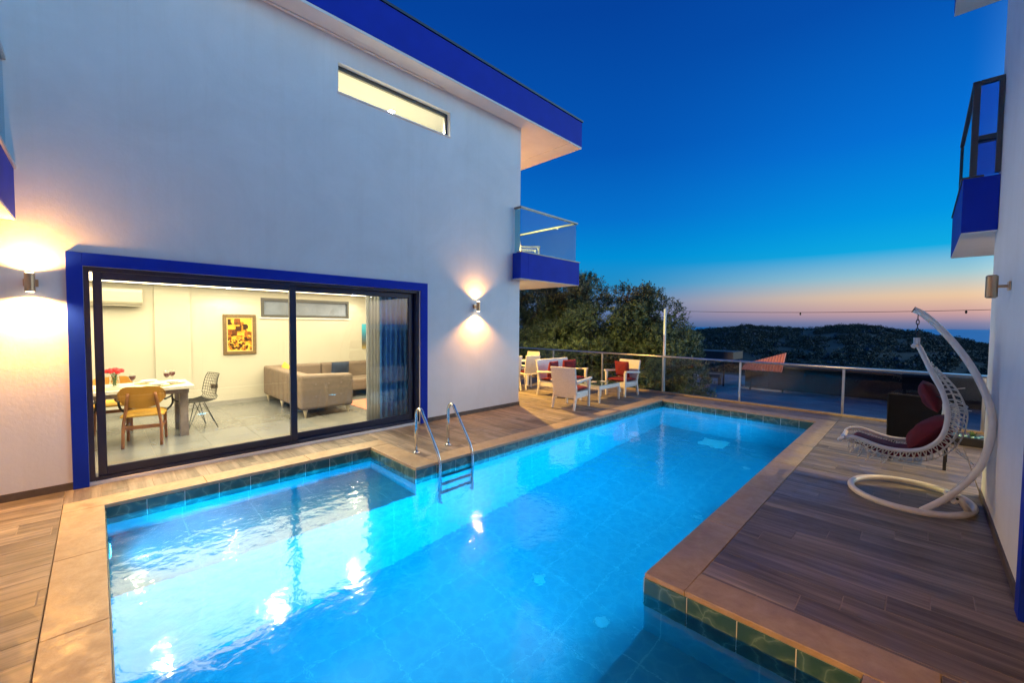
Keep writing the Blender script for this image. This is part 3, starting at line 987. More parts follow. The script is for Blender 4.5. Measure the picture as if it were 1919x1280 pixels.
def downlight(name, x, y, z, label, power, color, spot=150, group=None, glow='spot_glow', r=0.045, blend=0.4):
    t = thing(name, label, 'lamp', (x, y, z), 0, group)
    MB().lathe([(r + 0.02, 0), (r + 0.02, -0.006), (r, -0.008)], (0, 0, 0), 16).build('trim_ring', 'plastic_white', t)
    MB().lathe([(r - 0.003, -0.009), (r - 0.003, -0.011)], (0, 0, 0), 14).build('bulb', glow, t)
    lamp('spot_light', 'SPOT', (0, 0, -0.03), power, color, (0, 0, -1), 0.03, spot, blend, t)
    return t


sf1 = sconce(-7.9, 1, YC, 4.75, 'wall lamp above the corner balcony on the villa end wall', True, GL)
sf1.rotation_euler = (0, 0, PI / 2)
for c_ in sf1.children:
    if c_.type == 'LIGHT': c_.data.energy *= 16 if c_.location.z < 0 else 0.15
GC = 'recessed ceiling spots in the living room'
for x, y, lb in ((-6.85, 0.54, 'ceiling spot over the dining end just inside the door'), (-6.85, 1.84, 'ceiling spot inside the door, centre of the front row'), (-6.85, 3.07, 'ceiling spot inside the door near the curtain'),
                 (-9.3, 0.42, 'ceiling spot in front of the air conditioner'), (-9.85, 1.88, 'ceiling spot whose light pools above the framed painting'), (-9.85, 4.45, 'ceiling spot near the end of the long slot window over the sofa')):
    downlight('ceiling_spot', x, y, 2.4448, lb, P_ROOM * (5.0 if x > -8 else 1.0), ROOM, 150, GC)
for x, y, lb in ((-7.6, 2.6, 'upstairs ceiling lamp seen bright at the left end of the slot window'), (-7.3, 4.05, 'upstairs ceiling lamp seen bright at the right end of the slot window')):
    downlight('ceiling_spot', x, y, 5.795, lb, 420, (1.0, 0.84, 0.55), 165, 'upstairs ceiling lamps', 'spot_glow', 0.06)
downlight('balcony_spot', -7.4, 7.15, 2.713, 'spot under the balcony that lights the wicker patio set', P_PATIO, (1.0, 0.54, 0.09), 165, 'spots under the balconies')
downlight('balcony_spot', 1.65, 7.10, 2.713, 'spot under the far balcony of the darker villa', P_PATIO * 0.3, (1.0, 0.62, 0.26), 165, 'spots under the balconies')


# unseen glowing panel added under the ceiling to brighten room and water reflection
tag(MB().box(-1.72, 1.72, -2.9, 2.9, 0, 0.003).build('added_ceiling_panel', 'added_panel_glow', None, (XW - 2.15, 1.95, 2.4455)), 'unseen glowing cream panel added under the living room ceiling to brighten it', 'added light panel')


def pool_light(x, y, label, z=-0.46, rz=0, k=1.0):
    t = thing('pool_light', label, 'lamp', (x, y, z), rz, 'underwater lamps along the pool side')
    ang = [2 * PI * i / 20 for i in range(20)]
    mb = MB(); mb.prism([(0.13 * math.cos(a), 0.13 * math.sin(a)) for a in ang], 'x', -0.02, -0.001)
    mb.build('lamp_rim', 'plastic_white', t)
    mb = MB(); mb.prism([(0.10 * math.cos(a), 0.10 * math.sin(a)) for a in ang], 'x', -0.026, -0.021)
    mb.build('lamp_lens', 'pool_lamp_glow', t)
    lamp('pool_spot', 'SPOT', (-0.06, 0, 0), P_POOL * k, CYAN, (-1, 0, -0.05), 0.08, 160, 1.0, t)


pool_light(PX2, 1.6, 'underwater lamp in the riser of the near step', -0.80)
pool_light(PX2, 4.5, 'underwater lamp halfway along the swing-chair side')
pool_light(PX2, 7.5, 'underwater lamp near the far end of the swing-chair side')

pool_light(-4.9, PY0, 'unseen underwater lamp added in the near end wall to brighten the shallow ledge', -0.36, -PI / 2, 0.15)  # extra lamp, added out of sight so the ledge glows

# fittings on the pool floor
GF = 'round inlets in the pool floor'
for x, y, lb in ((-3.83, 8.26, 'round white inlet in the pool floor near the far left corner'), (-2.11, 5.81, 'round white inlet in the pool floor beside the terrace edge'), (-2.95, 3.44, 'round white inlet in the pool floor opposite the ladder'),
                 (-2.12, 3.42, 'round white inlet in the pool floor close to the terrace corner'), (-2.08, 7.9, 'round white inlet in the pool floor at the far right')):
    fi = thing('pool_inlet', lb, 'inlet', (x, y, DEEP + 0.002), 0, GF)
    MB().lathe([(0.07, 0), (0.07, 0.008), (0.055, 0.014), (0.02, 0.016)], (0, 0, 0), 16).build('flange', 'steel_dull', fi)
    MB().lathe([(0.018, 0.0165), (0.018, 0.020)], (0, 0, 0), 10).build('nozzle', 'steel_dull', fi)
dn = thing('pool_drain', 'pale rectangular drain cover in the pool floor near the far wall', 'drain', (-2.94, 8.85, DEEP + 0.002))
MB().box(-0.24, 0.24, -0.24, 0.24, 0, 0.012).build('drain_frame', 'plastic_white', dn, bevel=0.003)
for i in range(9): MB().box(-0.21, 0.21, -0.205 + i * 0.0475, -0.175 + i * 0.0475, 0.0125, 0.020).build('slat', 'plastic_white', dn)

# pool ladder
ld = thing('pool_ladder', 'chrome pool ladder with two arched rails entering the water', 'ladder', (-4.5, 3.28, 0))
for yy in (-0.265, 0.265):
    pts = [(-0.30, yy, 0.006), (-0.30, yy, 0.42)]
    for a in range(0, 9):
        t_ = PI * (1 - a / 8 * 0.84)
        pts.append((-0.215 + 0.085 * math.cos(t_), yy, 0.50 + 0.115 * math.sin(t_)))
    pts += [(0.19, yy, 0.13), (0.232, yy, 0.05), (0.25, yy, -0.03), (0.25, yy, -0.2), (0.25, yy, -1.05)]
    MB().tube(pts, 0.0205, 12).build('rail', 'chrome', ld, smooth=True)
    MB().lathe([(0.05, 0.0045), (0.05, 0.010), (0.03, 0.018), (0.022, 0.03)], (-0.30, yy, 0), 16).build('flange', 'chrome', ld, smooth=False)
for z in (-0.27, -0.53, -0.79):
    MB().box(0.215, 0.285, -0.245, 0.245, z - 0.012, z + 0.012).build('step', 'ladder_step', ld, bevel=0.006)


# ================================================================== GLASS RAILING
rail = thing('glass_railing', 'tinted glass railing with metal handrail along the far end of the terrace', 'railing', (-4, 10.4, 0))
xs = [-12.6, -10.25, -8.42, -6.59, -4.75, -2.92, -1.06, 0.78, 2.6]
MB().tube([(xs[0] + 4, 0, 0.955), (xs[-1] + 4, 0, 0.955)], 0.024, 10).build('handrail', 'aluminium', rail, smooth=True)
MB().box(xs[0] + 4, xs[-1] + 4, -0.06, 0.08, -0.10, 0.035).build('base_kerb', 'travertine', rail, bevel=0.004)
for i, x in enumerate(xs):
    MB().box(x + 4 - 0.02, x + 4 + 0.02, -0.02, 0.02, 0.036, 0.932).build('post', 'aluminium', rail, bevel=0.003)
    if i: MB().box(xs[i - 1] + 4 + 0.022, x + 4 - 0.022, -0.005, 0.005, 0.037, 0.93).build('glass_panel', 'rail_glass', rail)

# terrace retaining wall under the railing
tag(MB().box(-6.5, 6.5, -0.1, 0.1, -3.05, -0.101).build('retaining_wall', 'concrete', None, (-6.0, 10.39, 0)), 'concrete retaining wall that carries the glass railing', 'wall')
# slab of fill below the decks
struct(MB().add([(-12.6, -4.2, -0.16), (3, -4.2, -0.16), (3, 0, -0.16), (-12.6, 0, -0.16)], [(0, 1, 2, 3)]).build('ground', 'concrete'))

# white pole and string-light wire
tag(MB().lathe([(0.032, -3.0), (0.032, 2.2), (0.0, 2.22)], (0, 0, 0), 12).build('lamp_pole', 'pole_white', None, (-4.83, 10.62, 0), smooth=True), 'slim white pole behind the glass railing beside the olive trees', 'pole')
wire = thing('string_lights', 'thin black wire with small hanging bulbs stretched above the hills', 'cable', (-4.83, 10.62, 2.16))
pts = [(8.2 * i / 24, 0.0, -0.10 * (1 - (2 * i / 24 - 1) ** 2) + 0.0 * i) for i in range(25)]
MB().tube(pts, 0.005, 6).build('wire', 'wire_black', wire)
for xx in (2.98, 5.37, 7.5):
    zz = -0.10 * (1 - (2 * xx / 8.2 - 1) ** 2)
    MB().lathe([(0.006, 0.0), (0.014, -0.01), (0.016, -0.03), (0.010, -0.055), (0.002, -0.06)], (xx, 0, zz), 10).build('bulb', 'wire_black', wire)


# ================================================================== PATIO FURNITURE
def arm_chair_parts(t, width, depth=0.62, seatz=0.36, backz=0.88):
    """Wicker armchair facing -Y; width along X."""
    w = width / 2
    MB().box(-w + 0.03, w - 0.03, -depth / 2 + 0.02, depth / 2 - 0.05, seatz - 0.13, seatz).build('seat_base', 'white_wicker', t, bevel=0.01)
    bk = MB()
    bk.hexa([(-w + 0.02, depth / 2 - 0.10, seatz - 0.10), (w - 0.02, depth / 2 - 0.10, seatz - 0.10), (w - 0.02, depth / 2 - 0.04, seatz - 0.10), (-w + 0.02, depth / 2 - 0.04, seatz - 0.10)],
            [(-w + 0.0, depth / 2 + 0.03, backz), (w - 0.0, depth / 2 + 0.03, backz), (w - 0.0, depth / 2 + 0.075, backz), (-w + 0.0, depth / 2 + 0.075, backz)])
    bk.build('backrest', 'white_wicker', t, bevel=0.012)
    for sx in (-1, 1):
        MB().beam((sx * (w - 0.03), -depth / 2 + 0.03, 0), (sx * (w - 0.03), -depth / 2 + 0.03, 0.60), 0.04, 0.05, (0, 1, 0), 0.055, 0.065).build('leg', 'white_wicker', t, bevel=0.006)
        MB().beam((sx * (w - 0.04), depth / 2 + 0.03, 0), (sx * (w - 0.04), depth / 2 - 0.07, seatz), 0.038, 0.05, (0, 1, 0), 0.055, 0.06).build('leg', 'white_wicker', t, bevel=0.006)
        MB().hexa([(sx * w - 0.035, -depth / 2 - 0.01, 0.60), (sx * w + 0.035, -depth / 2 - 0.01, 0.60), (sx * w + 0.035, depth / 2 - 0.0, 0.555), (sx * w - 0.035, depth / 2 - 0.0, 0.555)],
                  [(sx * w - 0.035, -depth / 2 - 0.01, 0.645), (sx * w + 0.035, -depth / 2 - 0.01, 0.645), (sx * w + 0.035, depth / 2 - 0.0, 0.60), (sx * w - 0.035, depth / 2 - 0.0, 0.60)]).build('armrest', 'white_wicker', t, bevel=0.01)
    return t


def soft_box(name, sx, sy, sz, mat, label, cat, group=None, rnd_=4.0, n_=12):
    """Stuffed cushion: flat with swollen middle and pinched corners; centre of base at origin, standing along Z=thickness."""
    def f(top):
        def g(u, v_):
            x, y = math.sin(PI / 2 * (2 * u - 1)), math.sin(PI / 2 * (2 * v_ - 1))
            prof = (max(0, 1 - abs(x) ** rnd_) * max(0, 1 - abs(y) ** rnd_)) ** 0.55
            pin = 1 - 0.06 * (1 - abs(x * y)) * (abs(x) ** 3 + abs(y) ** 3) * 0.5
            wob = 0.05 * mnoise.noise(Vector((x * 2 + sx * 31, y * 2, top * 3 + sy * 17)))
            return (x * sx / 2 * pin, y * sy / 2 * pin, sz / 2 + (1 if top else -1) * sz / 2 * (prof * (1 + wob * 4)))
        return g
    mb = MB().grid(f(1), n_, n_)
    mb2 = MB().grid(f(0), n_, n_)
    k = len(mb.v)
    mb.v += mb2.v; mb.f += [tuple(reversed([i + k for i in q])) for q in mb2.f]
    o = mb.build(name, mat, None, smooth=True)
    return tag(o, label, cat, group)


GP = 'white wicker patio chairs'
facing = lambda dx, dy: math.atan2(dx, -dy)      # rotation that turns the chair's -Y front towards (dx, dy)
ch = arm_chair_parts(thing('patio_chair', 'white wicker armchair with its back to the pool, in front of the sofa', 'armchair', (-5.28, 7.14, 0.004), facing(-0.12, 1), GP), 0.60)
ch2 = dup(ch, (-5.33, 9.33, 0.004), facing(-0.05, -1), 'white wicker armchair with a red cushion beyond the coffee table, facing the camera', GP)
ls = arm_chair_parts(thing('patio_sofa', 'white wicker two-seat sofa with red cushions, seen side on behind the nearest armchair', 'sofa', (-6.45, 8.35, 0.004), facing(1, -0.02), 'white wicker patio sofa'), 1.25)


def on_chair(root, name, dims, mat, label, cat, off, tilt=0, rz=0, group=None):
    o = soft_box(name, *dims, mat, label, cat, group)
    R_ = Matrix.Rotation(root.rotation_euler.z, 4, 'Z')
    M_ = Matrix.Translation(root.location) @ R_ @ Matrix.Translation(off) @ Matrix.Rotation(rz, 4, 'Z') @ Matrix.Rotation(tilt, 4, 'X')
    o.matrix_world = M_
    return o


GS, GT = 'red seat pads on the patio set', 'red scatter cushions on the patio set'
on_chair(ch, 'seat_cushion', (0.52, 0.54, 0.09), 'red_cushion', 'red seat pad on the nearest white armchair', 'cushion', (0, -0.03, 0.362), 0, 0, GS)
on_chair(ch2, 'seat_cushion', (0.52, 0.54, 0.09), 'red_cushion', 'red seat pad on the armchair beyond the coffee table', 'cushion', (0, -0.03, 0.362), 0, 0, GS)
on_chair(ls, 'seat_cushion', (1.14, 0.54, 0.09), 'red_cushion', 'long red seat pad on the white wicker sofa', 'cushion', (0, -0.03, 0.362), 0, 0, GS)
on_chair(ch2, 'pillow', (0.40, 0.40, 0.14), 'red_cushion', 'square red cushion leaning on the back of the far armchair', 'cushion', (-0.03, 0.12, 0.66), rad(98), 0, GT)
on_chair(ls, 'pillow', (0.42, 0.42, 0.14), 'red_cushion', 'square red cushion at the far arm of the wicker sofa', 'cushion', (0.30, 0.10, 0.66), rad(98), rad(-14), GT)
on_chair(ls, 'pillow', (0.40, 0.40, 0.14), 'red_cushion', 'square red cushion at the near arm of the wicker sofa, half hidden by the armchair', 'cushion', (-0.36, 0.10, 0.66), rad(98), rad(8), GT)

tb = thing('coffee_table', 'low white wicker table with a glass top between the patio chairs', 'table', (-5.32, 8.32, 0.004))
MB().box(-0.27, 0.27, -0.44, 0.44, 0.30, 0.40).build('table_frame', 'white_wicker', tb, bevel=0.008)
MB().box(-0.285, 0.285, -0.455, 0.455, 0.402, 0.412).build('table_glass', 'table_glass', tb)
for sx in (-1, 1):
    for sy in (-1, 1):
        MB().beam((sx * 0.25, sy * 0.42, 0), (sx * 0.245, sy * 0.41, 0.31), 0.035, 0.035, (0, 1, 0), 0.055, 0.055).build('leg', 'white_wicker', tb, bevel=0.005)
for dx, dy, lb in ((0.02, 0.10, 'small white saucer on the glass of the patio table'), (-0.10, -0.12, 'folded white napkin dish on the patio table')):
    tag(MB().lathe([(0.03, 0), (0.07, 0.012), (0.075, 0.016), (0.03, 0.008)], (0, 0, 0), 16).build('saucer', 'porcelain', None, (-5.32 + dx, 8.32 + dy, 0.4165)), lb, 'dish')


def dining_chair(t):
    MB().box(-0.22, 0.22, -0.22, 0.22, 0.40, 0.44).build('seat_base', 'white_wicker', t, bevel=0.01)
    MB().hexa([(-0.22, 0.17, 0.42), (0.22, 0.17, 0.42), (0.22, 0.21, 0.42), (-0.22, 0.21, 0.42)], [(-0.22, 0.27, 0.93), (0.22, 0.27, 0.93), (0.22, 0.30, 0.93), (-0.22, 0.30, 0.93)]).build('backrest', 'white_wicker', t, bevel=0.01)
    for sx in (-1, 1):
        MB().beam((sx * 0.20, -0.20, 0), (sx * 0.20, -0.20, 0.64), 0.04, 0.04, (0, 1, 0)).build('leg', 'white_wicker', t, bevel=0.005)
        MB().beam((sx * 0.20, 0.26, 0), (sx * 0.20, 0.18, 0.42), 0.04, 0.04, (0, 1, 0)).build('leg', 'white_wicker', t, bevel=0.005)
        MB().beam((sx * 0.22, -0.23, 0.65), (sx * 0.22, 0.24, 0.65), 0.05, 0.035).build('armrest', 'white_wicker', t, bevel=0.006)


GD = 'white wicker dining chairs by the house corner'
d1 = thing('dining_chair', 'white wicker dining chair just visible past the house corner, back to the camera', 'chair', (-7.62, 8.32, 0.004), facing(-1, 0.35), GD)
dining_chair(d1)
on_chair(d1, 'seat_cushion', (0.40, 0.40, 0.06), 'red_cushion', 'thin red pad on the dining chair at the house corner', 'cushion', (0, -0.01, 0.442), 0, 0, 'red pads on the dining chairs')
dup(d1, (-7.75, 7.72, 0.004), facing(-1, 0.2), 'white wicker dining chair half cut off by the house corner', GD)
dup(d1, (-8.4, 9.2, 0.004), facing(0.2, -1), 'yellow-lit wicker dining chair behind the one at the house corner', GD)
pt = thing('patio_table', 'white wicker dining table hidden mostly behind the house corner', 'table', (-8.45, 8.3, 0.004))
MB().box(-0.45, 0.45, -0.5, 0.5, 0.69, 0.74).build('tabletop', 'white_wicker', pt, bevel=0.01)
for sx in (-1, 1):
    for sy in (-1, 1): MB().box(sx * 0.4 - 0.03, sx * 0.4 + 0.03, sy * 0.45 - 0.03, sy * 0.45 + 0.03, 0, 0.69).build('leg', 'white_wicker', pt)
# chair on the villa balcony
bc = thing('balcony_chair', 'white chair behind the glass of the corner balcony', 'chair', (-6.75, 7.35, 2.93), facing(0.6, 0.8))
dining_chair(bc)

# ================================================================== SWING CHAIR
SY = 5.55
sw = thing('swing_chair', 'white egg-style swing chair of corded rails hanging from a curved pole', 'swing chair', (-0.04, 5.85, 0.004))
OX, OY = 0.04, -5.85      # world -> local


def Lc(x, y, z): return (x + OX, y + OY, z)


def smooth_pts(P, n_=6):
    out = []
    P = [Vector(p) for p in P]
    for i in range(len(P) - 1):
        p0, p1, p2, p3 = P[max(i - 1, 0)], P[i], P[i + 1], P[min(i + 2, len(P) - 1)]
        for j in range(n_):
            t = j / n_
            out.append(0.5 * ((2 * p1) + (-p0 + p2) * t + (2 * p0 - 5 * p1 + 4 * p2 - p3) * t * t + (-p0 + 3 * p1 - 3 * p2 + p3) * t ** 3))
    out.append(P[-1])
    return out


ring = [(0.0 + 0.455 * math.cos(2 * PI * i / 40), 0.0 + 0.50 * math.sin(2 * PI * i / 40), 0.036) for i in range(40)]
MB().tube(ring, 0.030, 12, True).build('base_ring', 'swing_white', sw, smooth=True)
q = 5.5 / 5.7
arc = [(x * q, 5.5, 1.75 + (z - 1.75) * q) for x, z in ((0.10, -0.02 + 0.03), (0.20, 0.09), (0.30, 0.23), (0.41, 0.43), (0.46, 0.61), (0.487, 0.84), (0.47, 1.03), (0.415, 1.22), (0.335, 1.41), (0.23, 1.60), (0.12, 1.76), (0.01, 1.885), (-0.06, 1.935))]
arc[0] = (0.06, 5.42, 0.036)
arc = [(x, y + 0.16 * max(0, (z - 0.9)) + (0.0), z) for x, y, z in arc]
ap = smooth_pts([Lc(*p) for p in arc], 5)
MB().tube(ap, [0.0275] * len(ap), 12).build('pole', 'swing_white', sw, smooth=True)
MB().tube([Lc(*arc[-1]), Lc(arc[-1][0] - 0.006, arc[-1][1], arc[-1][2] + 0.003)], 0.029, 12).build('end_cap', 'black_metal', sw)
MB().tube([Lc(0.30, 5.51, 0.20), Lc(0.375, 5.66, 0.036)], 0.026, 10).build('strut', 'swing_white', sw, smooth=True)
MB().tube([Lc(0.27, 5.50, 0.16), Lc(0.24, 6.22, 0.036)], 0.026, 10).build('strut', 'swing_white', sw, smooth=True)
MB().tube([Lc(0.285, 5.47, 0.20), Lc(0.285, 5.462, 0.20)], 0.011, 8).build('bolt', 'black_metal', sw)
tip = Vector(arc[-1]) + Vector((0.03, 0, -0.045))
TY = tip.y
# chain
ck = MB()
for i in range(5):
    c = tip + Vector((0, 0, -0.035 - 0.042 * i))
    lk = []
    for a in range(10):
        an = 2 * PI * a / 10
        d = Vector((math.cos(an) * 0.011, 0, math.sin(an) * 0.027)) if i % 2 else Vector((0, math.cos(an) * 0.011, math.sin(an) * 0.027))
        lk.append(Lc(*(c + d)))
    ck.tube(lk, 0.0045, 6, True)
ck.build('chain', 'dark_frame', sw, smooth=True)
zt_ = tip.z - 0.25
MB().tube([Lc(tip.x, TY, zt_ + 0.02), Lc(tip.x, TY, zt_ - 0.05)], 0.026, 10).build('swivel', 'swing_white', sw)
# two side rails: (x, z) profile from the neck down the back, under and out to the foot end
prof = [(-0.055, zt_ - 0.07), (-0.02, 1.58), (0.035, 1.45), (0.085, 1.32), (0.14, 1.20), (0.175, 1.10), (0.20, 0.96), (0.20, 0.87), (0.185, 0.77), (0.145, 0.675), (0.07, 0.595), (-0.01, 0.555), (-0.11, 0.535), (-0.21, 0.535), (-0.31, 0.555), (-0.39, 0.58), (-0.46, 0.595), (-0.53, 0.585)]
YN, YF = 5.585, 6.15


def spread(z):      # rails meet at the neck and open out by the shoulders
    t = max(0.0, min(1.0, (zt_ - 0.07 - z) / 0.55))
    return t ** 0.6


def side(yside, off=0.0, inset=0.0):
    out = []
    for i, (x, z) in enumerate(prof):
        t = spread(z)
        y = TY + (yside - TY) * t
        y += (5.86 - y) * inset
        # outward normal of the profile (back / underside)
        a, b2 = prof[max(i - 1, 0)], prof[min(i + 1, len(prof) - 1)]
        dx, dz = b2[0] - a[0], b2[1] - a[1]
        L = math.hypot(dx, dz)
        nx, nz_ = -dz / L, dx / L
        if nx * 1.0 + nz_ * -0.6 < 0 and z > 0.7: nx, nz_ = -nx, -nz_
        if z <= 0.7 and nz_ > 0: nx, nz_ = -nx, -nz_
        fo = off * min(1.0, t * t) * (1.0 if i < len(prof) - 3 else 0.6)
        out.append(Lc(x + nx * fo, y, z + nz_ * fo))
    return smooth_pts(out, 5)


near, far = side(YN), side(YF)
MB().tube(near, 0.021, 10).build('rail', 'swing_white', sw, smooth=True)
MB().tube(far, 0.021, 10).build('rail', 'swing_white', sw, smooth=True)
e0, e1 = near[-1], far[-1]
foot = smooth_pts([e0, e0 + Vector((-0.045, 0.02, -0.03)), e0 + Vector((-0.05, 0.08, -0.05)), e1 + Vector((-0.05, -0.08, -0.05)), e1 + Vector((-0.045, -0.02, -0.03)), e1], 4)
MB().tube(foot, 0.022, 10).build('foot_rail', 'swing_white', sw, smooth=True)
bn, bn2, bf2, bf = side(YN, 0.075, 0.10), side(YN, 0.13, 0.40), side(YF, 0.13, 0.40), side(YF, 0.075, 0.10)
net = MB()
for c in (bn, bn2, bf2, bf): net.tube(c[14:], 0.0065, 6)
N = len(near)
for i in range(12, N - 2, 2):
    for a, b2 in ((near, bn), (far, bf)):
        net.tube([a[i], b2[i]], 0.006, 5)
        if i > 26: net.tube([a[i], b2[i + 2 if i + 2 < N else N - 1]], 0.0045, 5)
    net.tube([bn[i], bn2[i + 1]], 0.005, 5); net.tube([bf[i], bf2[i + 1]], 0.005, 5)
    if i % 4 == 0: net.tube([bn2[i], bf2[i]], 0.005, 5)
for i in range(6, 18, 2):
    net.tube([near[i], near[i] + Vector((0.03, 0.02, -0.012)), far[i]], 0.005, 5)
no = net.build('netting', 'cord_white', sw); no['kind'] = 'stuff'
rnd = random.Random(3)
fr_ = MB()
for i in range(N - 22, N - 1, 2):                       # loose cord ends under the foot end
    a = bn2[i] if i % 4 else bn[i]
    d = Vector((rnd.uniform(-0.05, 0.02), rnd.uniform(-0.02, 0.02), -rnd.uniform(0.06, 0.14)))
    fr_.tube([a, a + d * 0.5 + Vector((0.008, 0, 0)), a + d], 0.0045, 5)
for (x, z, dx, dz) in ((0.20, 1.16, 0.11, 0.03), (0.26, 0.62, 0.10, -0.10), (0.25, 0.60, 0.14, -0.12), (0.27, 0.98, 0.09, 0.0)):
    fr_.tube([Lc(x, 5.72, z), Lc(x + dx, 5.72, z + dz)], 0.005, 5)
for zc in (1.02, 0.99):
    lp = [Lc(0.26 + 0.07 * math.cos(2 * PI * a / 14), 5.66 + 0.02 * math.sin(4 * PI * a / 14), zc + 0.022 * math.sin(2 * PI * a / 14)) for a in range(14)]
    fr_.tube(lp, 0.005, 5, True)
fr_.build('loose_cord', 'cord_white', sw)['kind'] = 'stuff'


def sheet_cushion(name, pts, y0, y1, th, label, group):
    """Thick pad that follows a profile line in XZ."""
    P = smooth_pts([(x, 0, z) for x, z in pts], 5)
    n_ = len(P)

    def g(top):
        def f(u, v_):
            p = P[min(int(u * (n_ - 1) + 0.5), n_ - 1)]
            i = min(int(u * (n_ - 1) + 0.5), n_ - 1)
            a, b2 = P[max(i - 1, 0)], P[min(i + 1, n_ - 1)]
            t = (b2 - a).normalized(); nn = Vector((t.z, 0, -t.x))
            if nn.z < 0 and nn.x > 0: nn = -nn
            if nn.x > 0.3: nn = -nn
            if nn.z < 0 and abs(nn.z) > abs(nn.x): nn = -nn
            e = (1 - (2 * u - 1) ** 6) ** 0.5 * (1 - (2 * v_ - 1) ** 4) ** 0.5
            w = 0.02 * mnoise.noise(Vector((p.x * 9, v_ * 5, p.z * 9)))
            q_ = p + nn * ((th * e + w * e) if top else 0.0)
            return (q_.x, y0 + (y1 - y0) * v_, q_.z)
        return f
    mb = MB().grid(g(1), n_ - 1, 10); k = len(mb.v)
    m2 = MB().grid(g(0), n_ - 1, 10)
    mb.v += m2.v; mb.f += [tuple(i + k for i in q_) for q_ in m2.f]
    o = mb.build(name, 'burgundy', None, smooth=True, recalc=True)
    return tag(o, label, 'cushion', group)


GW = 'burgundy cushions in the swing chair'
sheet_cushion('seat_pad', [(0.245, 0.78), (0.20, 0.64), (0.12, 0.54), (0.0, 0.475), (-0.12, 0.455), (-0.26, 0.47), (-0.40, 0.515), (-0.50, 0.545)], 5.64, 6.09, 0.07, 'long burgundy pad lying along the seat of the swing chair', GW)
pl = soft_box('pillow', 0.42, 0.44, 0.20, 'burgundy', 'plump burgundy back cushion sunk in the bend of the swing chair', 'cushion', GW, 2.3, 16)
pl.matrix_world = Matrix.Translation((0.14, 5.86, 0.66)) @ Matrix.Rotation(rad(-52), 4, 'Y') @ Matrix.Translation((0, 0, -0.02))
hp = soft_box('pillow', 0.29, 0.36, 0.14, 'burgundy', 'small burgundy head cushion tied high on the back of the swing chair', 'cushion', GW, 2.6, 14)
hp.matrix_world = Matrix.Translation((0.13, 5.80, 1.10)) @ Matrix.Rotation(rad(-112), 4, 'Y') @ Matrix.Translation((0, 0, -0.02))
MB().tube([Lc(0.09, 5.70, 1.10), Lc(0.16, 5.60, 1.09), Lc(0.22, 5.64, 1.10)], 0.006, 6).build('tie', 'black_metal', sw)

# black high-backed outdoor chair beyond the swing
bcx = thing('bar_chair', 'black high-backed outdoor chair standing behind the swing chair', 'chair', (0.02, 7.55, 0.004), facing(0.05, 1))
MB().box(-0.27, 0.27, -0.28, 0.24, 0.36, 0.44).build('seat', 'black_seat', bcx, bevel=0.01)
MB().hexa([(-0.29, -0.31 + 0.5, 0.30), (0.29, 0.19, 0.30), (0.29, 0.25, 0.30), (-0.29, 0.25, 0.30)], [(-0.29, 0.28, 0.90), (0.29, 0.28, 0.90), (0.29, 0.33, 0.90), (-0.29, 0.33, 0.90)]).build('backrest', 'black_seat', bcx, bevel=0.012)
for sx in (-1, 1):
    MB().box(sx * 0.25 - 0.015, sx * 0.25 + 0.015, -0.27, -0.24, 0, 0.36).build('leg', 'black_metal', bcx)
    MB().box(sx * 0.25 - 0.015, sx * 0.25 + 0.015, 0.20, 0.23, 0, 0.36).build('leg', 'black_metal', bcx)

# trough of succulents near the railing
pb = thing('planter', 'low trough of succulents and blue glass stones near the railing', 'planter', (0.75, 9.2, 0.004))
MB().box(-0.75, 0.75, -0.12, 0.12, 0, 0.12).build('trough', 'black_metal', pb, bevel=0.006)
gb = MB()
for i in range(46): gb.lathe([(0.004, -0.02), (0.026, 0), (0.016, 0.02), (0.002, 0.024)], (random.uniform(-0.7, 0.7), random.uniform(-0.09, 0.09), 0.125), 7)
gb.build('glass_stones', 'bath_blue', pb)['kind'] = 'stuff'
for xx in (-0.5, -0.15, 0.3, 0.6):
    sm = MB()
    for i in range(26):
        a, e = random.uniform(0, 2 * PI), random.uniform(0.2, 1.3)
        d = Vector((math.cos(a) * math.cos(e), math.sin(a) * math.cos(e), math.sin(e)))
        s_ = d.cross(Vector((0, 0, 1))).normalized() * 0.014
        b_ = Vector((xx, 0, 0.12))
        L = random.uniform(0.07, 0.12)
        sm.add([b_, b_ + d * L * 0.5 + s_, b_ + d * L, b_ + d * L * 0.5 - s_], [(0, 1, 2, 3)])
    sm.build('succulent', 'pot_leaf', pb)

# ================================================================== LIVING ROOM CONTENTS
# corner sofa
sf = thing('corner_sofa', 'taupe L-shaped sofa with buttoned end and pale tapered legs', 'sofa', (-9.0, 3.0, RZ))


def S(): return MB(lambda p: (p.x + 9.0, p.y - 3.0, p.z))


S().box(-10.05, -8.02, 2.78, 3.50, 0.16, 0.42).build('seat', 'sofa_fabric', sf, bevel=0.04, segs=2)
S().box(-10.05, -9.3, 3.51, 4.95, 0.16, 0.42).build('seat', 'sofa_fabric', sf, bevel=0.04, segs=2)
S().box(-10.28, -10.06, 2.60, 3.74, 0.16, 0.77).build('backrest', 'sofa_fabric', sf, bevel=0.05, segs=3)
S().box(-10.28, -10.06, 3.75, 5.05, 0.16, 0.77).build('backrest', 'sofa_fabric', sf, bevel=0.05, segs=3)
